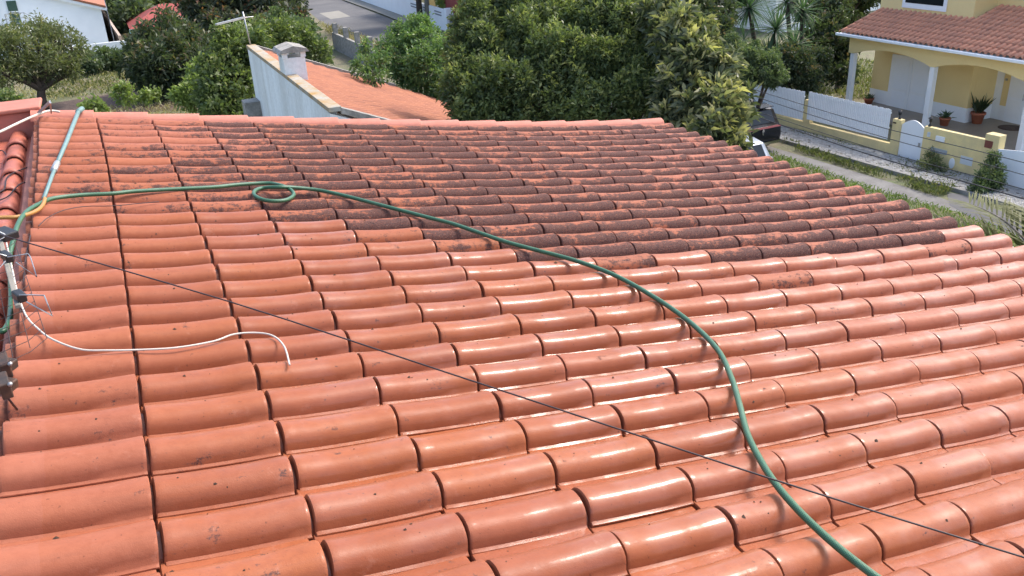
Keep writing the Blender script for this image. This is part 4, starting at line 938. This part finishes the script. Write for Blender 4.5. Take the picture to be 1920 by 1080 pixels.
# grass and weeds
def in_poly(p, poly):
    x, y = p[:, 0], p[:, 1]; ins = np.zeros(len(p), bool); n = len(poly)
    for i in range(n):
        x1_, y1_ = poly[i]; x2_, y2_ = poly[(i+1) % n]
        c = ((y1_ > y) != (y2_ > y)) & (x < (x2_ - x1_) * (y - y1_) / (y2_ - y1_ + 1e-12) + x1_); ins ^= c
    return ins
def grass(name, label, poly, dens, ln, wd, lm, patch=0.0, cat='grass'):
    poly = [tuple(p[:2]) for p in poly]; A_ = np.array(poly); lo, hi = A_.min(0), A_.max(0); n = int(dens * np.prod(hi - lo)); p = lo + rng.random((n, 2)) * (hi - lo)
    p = p[in_poly(p, poly)]
    if patch:
        f = np.sin(p[:, 0] * 1.9 + 1) * np.sin(p[:, 1] * 1.3 + 2) + .6 * np.sin(p[:, 0] * 4.3) * np.sin(p[:, 1] * 3.7 + 1); p = p[f + rng.normal(0, .35, len(p)) > patch - 1]
    n = len(p); B = np.c_[p, np.zeros(n) + .002]; D_ = np.c_[rng.normal(0, .45, (n, 2)), np.ones(n)]; s = rng.uniform(.5, 1.2, n)
    o = leaves_mesh(name, B, D_, ln * s, np.full(n, wd), rng.random(n), LM[lm], None, .25); tag(o, label, cat, kind='stuff')
grass('grass', 'lush green grass strip beside the roof eave', P2((1400,272),(1475,296),(1578,334),(1678,367),(1770,392),(1860,425),(1960,470),(1960,640),(1700,520),(1400,360)), 260, .20, .03, 'lush')
grass('weeds', 'weeds growing between the worn path and the kerb', P2((1470,262),(1530,285),(1620,318),(1700,335),(1790,355),(1765,372),(1740,366),(1636,331),(1540,300),(1460,272)), 420, .30, .04, 'grass', .45, 'weeds')
grass('weeds', 'weeds on the cobbled pavement along the yellow wall', [(fx(y) - .05, y) for y in (17, 26)] + [(fx(y) - .45, y) for y in (26, 17)], 300, .2, .035, 'grass', .8, 'weeds')
grass('weeds', 'green weeds pushing through the lower cobbles', [(22.5, 17.5), (24, 17.2), (24.0, 20), (22.5, 20.5)], 300, .2, .03, 'grass', .8, 'weeds')
grass('field_grass', 'dry and green grass of the left field', P2((-60,120),(250,125),(420,150),(400,165),(330,160),(170,180),(60,195),(-60,205)), 30, .30, .06, 'dry', .5)
grass('field_grass', 'dry straw coloured grass just behind the far roof edge', P2((150,208),(300,192),(430,185),(430,220),(140,226)), 60, .3, .05, 'dry', .3)
grass('field_grass', 'green grass patch under the dark tree', P2((90,150),(250,130),(330,165),(180,180),(90,185)), 60, .28, .07, 'grass', .4)
grass('verge_grass', 'dry tall grass along the low concrete wall by the road', P2((600,48),(640,60),(720,90),(745,105),(735,125),(690,112),(640,82),(610,60)), 55, .75, .05, 'dry')
grass('yard_grass', 'shaded grass behind the white fence', [(24.6, 27.8), (36, 28), (36, 44), (24.6, 44)], 90, .35, .05, 'grass', .3)

# ------------------------------------------------------------------ far things
bw = thing('boundary_wall', 'low dark concrete boundary wall with posts beside the dry verge', 'wall', (*gz(660, 110)[:2], 0))
q0, q1 = gz(628, 92), gz(695, 138)
q0 = gz(628, 92); q1 = gz(705, 130); MB().bar((q0[0], q0[1], .55), (q1[0], q1[1], .55), .18, 1.1).build('wall', M['concrete'], bw)
for t in (.08, .36, .64, .92):
    c = q0 + (q1 - q0) * t; MB().box((c[0] - .14, c[1] - .14, 1.102), (c[0] + .14, c[1] + .14, 1.75)).build('post', M['concrete'], bw)
wh = thing('white_house', 'large white gabled house with green door and outside stairs at the top left', 'house', (-6, 74, 0))
YB = 70.7; rb = gy(207, 92, YB); rt = gy(189, 17, YB); tz = rt[2]; xR = (rb[0] + rt[0]) / 2
zl = gy(110, 0, YB); slope = (zl[2] - tz) / (zl[0] - xR)
gp = [(xR, YB, -.0), (xR, YB, tz), (xR - 9, YB, tz + slope * -9), (xR - 20, YB, tz + slope * -9 - .4 * 11), (xR - 20, YB, 0)]
MB().prism(gp, (0, 12, 0)).build('wall', M['white'], wh)
b = MB(); b.prism([(xR + .35, YB - .25, tz - .12), (xR + .35, YB - .25, tz + .06), (xR - 9, YB - .25, tz + slope * -9 + .30), (xR - 9, YB - .25, tz + slope * -9 + .02)], (0, .24, 0)); b.build('verge_trim', M['white'], wh)
b = MB(); b.prism([(xR + .35, YB - .3, tz + .08), (xR + .35, YB - .3, tz + .22), (xR - 9, YB - .3, tz + slope * -9 + .46), (xR - 9, YB - .3, tz + slope * -9 + .32)], (0, 12.6, 0)); b.build('roof', M['smallroof'], wh)
dl = gy(11, 3, YB - .05); dr = gy(40, 48, YB - .05); dx0, dx1 = gy(24, 50, YB - .05)[0], gy(40, 47, YB - .05)[0]
dz0 = gy(32, 50, YB - .05)[2]; dz1 = gy(15, 2, YB - .05)[2]
MB().box((dx0, YB - .06, dz0), (dx1 + .05, YB - .012, dz1)).build('door', M['greendoor'], wh)
MB().box((dx0, YB - .08, dz1 - .75), (dx1 + .05, YB - .062, dz1 - .68)).build('door_rail', M['whitepaint'], wh)
st = MB(); st.box((dx0 - .2, YB - 1.6, 0), (dx1 + .5, YB - .1, dz0 - .02)); sx = dx1 + .5; n_ = 9
for i in range(n_): st.box((sx + i * .3 + .001, YB - 1.6, 0), (sx + (i + 1) * .3, YB - .1, dz0 - .02 - (i + 1) * dz0 / (n_ + 1)))
sts = st.build('stairs', M['oldwhite'], wh)
b = MB()
for x_ in (dx0 - .15, dx1 + .45): b.tube([(x_, YB - 1.55, dz0), (x_, YB - 1.55, dz0 + 1.0)], .03, 6)
for z in (.35, .68, 1.0): b.tube([(dx0 - .15, YB - 1.55, dz0 + z), (dx1 + .45, YB - 1.55, dz0 + z), (dx1 + .45 + 2.7, YB - 1.55, z + .3)], .025, 6)
b.tube([(dx1 + 3.15, YB - 1.55, .3), (dx1 + 3.15, YB - 1.55, 1.3)], .03, 6); b.build('railing', M['metal'], wh)
MB().box((xR + .36, YB + 1.5, 0), (xR + .42, YB + 10, 2.6)).build('side_shade_wall', M['greymetal'], wh)
gw = thing('garden_wall', 'low pale wall at the foot of the white house', 'wall', (xR, 70, 0))
a0, a1 = gz(148, 102), gz(228, 92); MB().bar((a0[0] - 3, a0[1], .2), (a1[0] + .6, a1[1], .2), .2, .75).build('wall', M['white'], gw)
pk = thing('block_wall', 'short pinkish block wall beside the white house', 'wall', (xR + 3, 76, 0))
k0, k1 = gz(226, 85), gz(238, 80); MB().prism([(k0[0], k0[1], 0), (k0[0] - 1.0, k0[1] + 10, 0), (k0[0] - 1.0, k0[1] + 10, 2.3), (k0[0], k0[1], .7)], (.18, 0, 0)).build('wall', M['pinkwall'], pk)
rh = thing('red_roof_house', 'low house with dark red hipped roof and teal gutter half hidden by the dark tree', 'house', (5, 80, 0))
r0, r1, r2, r3 = gd(243, 55, 74), gd(275, 58, 72), gd(350, 22, 80), gd(305, 17, 79)
Z1 = r0[2]; rr0 = gz(243, 55, Z1); rr1 = gz(360, 62, Z1); rid = gz(307, 17, Z1 + 1.3)
x0r, x1r = rr0[0], rr0[0] + 7.5; y0r = rr0[1]; y1r = y0r + 7
b = MB(); apx = [(x0r + 2.6, y0r + 3.2, Z1 + 1.35), (x1r - 2.6, y0r + 3.8, Z1 + 1.35)]
V = [(x0r, y0r, Z1), (x1r, y0r, Z1), (x1r, y1r, Z1), (x0r, y1r, Z1)] + apx; b.add(V, [(0, 1, 5, 4), (1, 2, 5), (2, 3, 4, 5), (3, 0, 4), (0, 3, 2, 1)]); b.build('roof', M['farred'], rh)
MB().box((x0r + .3, y0r + .3, 0), (x1r - .3, y1r - .3, Z1 - .03)).build('wall', M['white'], rh)
MB().box((x0r - .05, y0r - .12, Z1 - .30), (x1r, y0r - .01, Z1 - .01)).build('gutter', M['teal'], rh)
# street walls on the far side of the road
sw = thing('street_wall', 'long white boundary wall along the far side of the road', 'wall', (*gz(740, 25)[:2], 0))
s0, s1, s2 = gz(672, 0), gz(782, 42), gz(842, 62); e = (s0 - s2) * .8
def wseg(a, b_, h, name, m, parent, w_=.2): return MB().bar((a[0], a[1], h / 2), (b_[0], b_[1], h / 2), w_, h).build(name, m, parent)
hw = gx(840, 20, s2[0])[2]; wseg(s2, s0 + e, hw, 'wall', M['white'], sw)
MB().box((s2[0] - .2, s2[1] - .25, 0), (s2[0] + .35, s2[1] + .25, hw + .15)).build('pillar', M['white'], sw, bevel=.02)
dvec = (s0 - s2) / np.linalg.norm(s0 - s2)
for (pxa, pxb) in ((795, 800), (815, 828)):
    pass
for t_ in (1.2, 4.2, 7.5):
    for z in (hw - .25, hw - .45):
        c = s2 + dvec * t_ + np.array([-.115, -.02, z]); MB().bar(c, c + dvec * 1.6, .03, .08).build('slot', M['greymetal'], sw)
sg = thing('street_gate', 'dark blue grey sheet gate next to the white street wall', 'gate', (*s2[:2], 0))
g1 = gz(868, 72); wseg(s2 + (g1 - s2) * .14, g1, hw - .2, 'panel', M['bluegate'], sg, .08)
s3 = gz(960, 100); sw2 = thing('street_wall', 'white wall with rail openings right of the blue grey gate', 'wall', (*g1[:2], 0))
wseg(g1 + (s3 - g1) * .02, s3 + (s3 - g1) * 1.4, hw + .1, 'wall', M['white'], sw2)
for z in (hw - .5, hw - .8, hw - 1.1):
    c = g1 + (s3 - g1) * .1 + np.array([-.13, -.05, z]); MB().bar(c, g1 + (s3 - g1) * .75 + np.array([-.13, -.05, z]), .04, .10).build('rail', M['greymetal'], sw2)
nb = wseg(g1 + np.array([-.35, 0, 0]), g1 + (s3 - g1) * .12 + np.array([-.35, 0, 0]), 1.5, 'green_net', M['greennet'], None, .05); tag(nb, 'green netting hung beside the blue grey street gate', 'netting')
tk = thing('street_tree', 'street tree with bare dark trunk on the far pavement', 'tree', (*gz(789, 48)[:2], 0)); tb = np.array(gz(789, 48))
MB().tube([tb, tb + np.array([0, 0, 2]), tb + np.array([-.1, 0, 4.5])], [.26, .22, .18], 9).build('trunk', M['bark'], tk, True)
leaves_mesh('crown', *crown_leaves([(tb + np.array([-1, 0, 5.6]), 1.8), (tb + np.array([1.2, .5, 5.8]), 1.6)], .4, .16, 14, 7), LM['olive'], tk)
lp = thing('street_pole', 'pale concrete utility pole on the far pavement', 'pole', (*gz(804, 50)[:2], 0)); lb = np.array(gz(804, 50))
MB().tube([lb, lb + np.array([0, 0, 8])], [.20, .14], 10).build('post', M['patch'], lp, True)
up_ = thing('utility_pole', 'grey metal utility pole rising behind the loquat tree', 'pole', (*gd(1277, 40, 33)[:2], 0)); ub = np.array(gd(1277, 40, 33)); ub[2] = 0
MB().tube([ub, ub + np.array([0, 0, 9])], [.14, .10], 10).build('post', M['metal'], up_, True)
def fhouse(name, label, px, D_, w_, d_, h_, wallm, roofm, dw=True, extra=None):
    c = gd(px, 0, D_); t = thing(name, label, 'house', (c[0], c[1], 0))
    x_, y_ = c[0], c[1]
    MB().box((x_ - w_/2, y_, 0), (x_ + w_/2, y_ + d_, h_)).build('wall', wallm, t)
    MB().add([(x_ - w_/2 - .4, y_ - .4, h_ + .01), (x_ + w_/2 + .4, y_ - .4, h_ + .01), (x_ + w_/2 + .4, y_ + d_ + .4, h_ + .01), (x_ - w_/2 - .4, y_ + d_ + .4, h_ + .01), (x_ - w_/4, y_ + d_/2, h_ + 1.6), (x_ + w_/4, y_ + d_/2, h_ + 1.6)],
             [(0, 1, 5, 4), (1, 2, 5), (2, 3, 4, 5), (3, 0, 4), (3, 2, 1, 0)]).build('roof', roofm, t)
    for i in range(int(w_ // 3)):
        xx = x_ - w_/2 + 1.5 + i * 3; wf_ = MB().box((xx - .55, y_ - .03, 1.0), (xx + .55, y_ - .002, 2.3)).build('window', M['whitepaint'], t)
        MB().box((xx - .45, y_ - .045, 1.1), (xx + .45, y_ - .031, 2.2)).build('pane', M['glass'], wf_)
    return t, x_, y_
t, x_, y_ = fhouse('ochre_house', 'ochre house with white columns behind the far street wall', 895, 74, 9, 8, 4.2, M['yellow'], M['smallroof'])
for dx in (-2.5, 0, 2.5): MB().box((x_ + dx - .18, y_ - 1.2, 0), (x_ + dx + .18, y_ - .85, 4.2)).build('column', M['whitepaint'], t)
tree('garden_tree', 'small bright green tree behind the street wall slots', 'tree', bl((848,8,14,68),(838,-5,16,70),(860,-6,14,70)), bxy(848, 68), 'bright', ll=.4, lw=.18, dens=14, K=6, limbs=False)
fhouse('maroon_house', 'white and maroon house glimpsed above the dense evergreen row', 1010, 62, 8, 8, 5.0, M['farred'], M['smallroof'])
fhouse('white_villa', 'white villa glimpsed behind the top of the laurel row', 948, 66, 5, 6, 5.5, M['white'], M['smallroof'])
fhouse('red_gable_house', 'white house with dark red upper part beyond the yuccas', 1535, 62, 7, 7, 3.2, M['white'], M['farred'])
fhouse('white_villa', 'low white villa behind the dark tree at the top right of the yuccas', 1620, 70, 9, 8, 5, M['white'], M['smallroof'])
FT = ['far %s' % t for t in ('dark tree beyond the bend of the road', 'green tree above the street wall pole', 'olive tree right behind the maroon house', 'dark tree behind the laurel row', 'green tree over the utility pole', 'olive tree behind the left yucca', 'dark tree behind the middle yucca', 'green tree above the red gable house', 'olive tree behind the white villa by the yellow house', 'dark tree behind the white gabled house', 'green tree at the left end of the white gabled house', 'olive tree behind the reddish tree', 'dark tree at the far end of the road')]
# back garden green mass beyond
for i, (px, D_) in enumerate(((700, 118), (780, 112), (1080, 88), (1180, 84), (1270, 80), (1370, 70), (1440, 66), (1500, 84), (1600, 92), (120, 110), (20, 112), (480, 120), (640, 125))):
    P_ = gd(px, 0, D_); R_ = 4.5
    tree('background_tree', FT[i], 'tree', [(np.array([P_[0], P_[1], 3.5]), R_), (np.array([P_[0] + 3, P_[1] + 1, 3]), R_ * .8)], P_[:2], ['dark', 'green', 'olive'][i % 3], ll=.8, lw=.35, dens=5, K=7, trunk_r=.3, limbs=False, group='trees far beyond the houses')

# ------------------------------------------------------------------ cars
def car(name, label, x, y, body, glassm, yaw, W=1.82, Ln=4.3, Hh=1.62, suv=True):
    t = thing(name, label, 'car', (x, y, 0)); t.rotation_euler = (0, 0, yaw)
    def B(o):                                   # parts were built in local coordinates
        return o
    def loc(b_, nm, m, par=None, smooth=False, bevel=0):
        par = par or t; me = bpy.data.meshes.new(nm); me.from_pydata(b_.v, [], b_.f); me.update(); me.materials.append(m); o = bpy.data.objects.new(nm, me); COL.objects.link(o); o.parent = par
        if smooth: me.polygons.foreach_set('use_smooth', [True] * len(me.polygons))
        if bevel: bb = o.modifiers.new('bevel', 'BEVEL'); bb.width = bevel; bb.segments = 3
        return o
    h = Hh; # rear at y=0, front at y=Ln
    side = [(0.02, .32), (-.03, .62), (0.0, .92), (.10, h * .63), (.32, h * .93), (.75, h), (1.7, h * .99), (2.35, h * .93), (3.05, h * .64), (3.9, h * .56), (Ln - .05, h * .40), (Ln, .35)]
    b_ = MB(); V = []; sec = []
    for (yy, zz) in side:
        f = 1 - .17 * max(0, (zz - h * .6) / (h * .4)); sec.append(f)
    n_ = len(side)
    for s_ in (-1, -.86, .86, 1):
        for (yy, zz), f in zip(side, sec):
            k = .965 if abs(s_) == 1 else 1.0
            zc = zz if abs(s_) < 1 else zz * .97 + .02; V.append((s_ * W / 2 * f, yy if abs(s_) < 1 else yy * .975 + .04, zc))
    Fc = [(a*n_+i, a*n_+(i+1) % n_, (a+1)*n_+(i+1) % n_, (a+1)*n_+i) for a in range(3) for i in range(n_)] + [tuple(range(n_))[::-1], tuple(3*n_+i for i in range(n_))]
    b_.add(V, Fc); bd = loc(b_, 'body', body, bevel=.03, smooth=True)
    def panel(pts, nm, m, dn_): 
        q = MB(); q.prism(pts, dn_); return loc(q, nm, m)
    panel([(-W*.36, .125, h*.66), (W*.36, .125, h*.66), (W*.33, .315, h*.91), (-W*.33, .315, h*.91)], 'rear_window', glassm, (0, -.025, .012))
    panel([(-W*.36, 3.0, h*.67), (W*.36, 3.0, h*.67), (W*.33, 2.4, h*.92), (-W*.33, 2.4, h*.92)], 'windscreen', glassm, (0, .03, .03))
    for sx in (-1, 1):
        for (a, c) in ((.45, 1.3), (1.38, 2.5)):
            panel([(sx*W*.462, a, h*.66), (sx*W*.462, c + (.25 if c > 2 else 0), h*.66), (sx*W*.425, c, h*.90), (sx*W*.425, a + .08, h*.90)], 'side_window', glassm, (sx*.022, 0, .006))
    if suv: panel([(-W*.46, -.022, h*.572), (W*.46, -.022, h*.572), (W*.46, .02, h*.605), (-W*.46, .02, h*.605)], 'tail_lamp', M['tail'], (0, -.03, 0))
    else:
        for sx in (-1, 1): panel([(sx*W*.30, -.03, h*.48), (sx*W*.46, -.02, h*.48), (sx*W*.46, .03, h*.60), (sx*W*.32, .02, h*.60)], 'tail_lamp', M['tail'], (0, -.03, 0))
    panel([(-W*.42, -.035, .34), (W*.42, -.035, .34), (W*.42, -.035, .44), (-W*.42, -.035, .44)], 'bumper_trim', M['chrome'] if suv else body, (0, -.03, 0))
    if suv:
        lg = [(-.03, .74), (.02, .70), (.0, .80), (.05, .84), (.03, .92), (-.02, .94), (-.04, .88), (-.07, .84), (-.03, .82)]
        panel([(x_, -.055, z_) for x_, z_ in lg], 'emblem', M['chrome'], (0, -.01, 0))
        for sx in (-1, 1): q = MB(); q.tube([(sx*W*.38, .6, h+.03), (sx*W*.38, 2.3, h+.02)], .02, 6); loc(q, 'roof_rail', M['chrome'])
        panel([(-W*.36, .22, h*.985), (W*.36, .22, h*.985), (W*.34, .55, h*1.01), (-W*.34, .55, h*1.01)], 'spoiler', body, (0, 0, .02))
    for sx in (-1, 1):
        for yy in (.78, Ln - .85):
            q = MB(); q.tube([(sx*(W/2 - .2), yy, .33), (sx*(W/2 + .012), yy, .33)], .33, 18); wl = loc(q, 'wheel', M['rubber'])
            q = MB(); q.tube([(sx*(W/2 - .0), yy, .33), (sx*(W/2 + .018), yy, .33)], .21, 12); loc(q, 'rim', M['chrome'], wl)
    return t
car('black_suv', 'black sport utility car with red light strip parked before the white fence', 20.3, 23.65, M['carblack'], M['glass'], math.radians(3))
car('silver_car', 'silver blue car half hidden behind the loquat leaves in front of the black one', 17.5, 20.75, M['carsilver'], M['glass'], math.radians(3), suv=False, Hh=1.42, Ln=4.1)

# ------------------------------------------------------------------ flower pots on the porch
def pot(label, px, py, r, h, kind):
    P_ = gz(px, py, FL); t = thing('flower_pot', label, 'flower pot', (P_[0], P_[1], FL), 'flower pots on the porch')
    MB().lathe((P_[0], P_[1], FL + .002), [(r*.68, 0), (r*.95, h*.82), (r*1.08, h*.83), (r*1.08, h), (r*.9, h), (r*.88, h*.9)], 18).build('pot', M['terracotta'], t, True)
    n_ = 46; B = np.tile([P_[0], P_[1], FL + h * .9], (n_, 1)) + rng.normal(0, r*.3, (n_, 3)) * [1, 1, 0]
    D_ = rng.normal(0, .45 if kind == 'sword' else .9, (n_, 3)); D_[:, 2] = 1
    leaves_mesh('foliage', B, D_, rng.uniform(.3, .8 if kind == 'sword' else .5, n_) * (h / .35), np.full(n_, .07 if kind == 'sword' else .04), rng.random(n_) * .7, LM['dark' if kind == 'sword' else 'yucca'], t, .05)
pot('large terracotta pot with tall sword shaped leaves in the porch corner', 1831, 231, .25, .42, 'sword')
pot('terracotta pot with a spiky plant beside the second white column', 1770, 235, .20, .30, 'spiky')
pot('small terracotta pot on the porch edge by the far column', 1628, 194, .20, .22, 'spiky')

# ------------------------------------------------------------------ overhead wires in front of the yellow house
WD = [((1395,158),(1920,305),.010,'highest'), ((1395,170),(1920,328),.010,'second'), ((1420,205),(1920,355),.010,'third'), ((1400,208),(1920,373),.016,'thick lowest')]
for (a, c, r_, nm_) in WD:
    A_ = np.array(gd(a[0], a[1], 22.5)); C_ = np.array(gd(c[0], c[1], 17.5)); d = C_ - A_
    pts = [A_ - d * .5, A_ - d*.25 + [0, 0, -.02], A_ + d * .5 + np.array([0, 0, -.10]), C_, C_ + d * .6]
    cable('overhead_wire', pts, r_ * .8, M['wire'], f'{nm_} of the dark overhead wires crossing in front of the yellow house', 'wire', 6, 'overhead wires along the street')
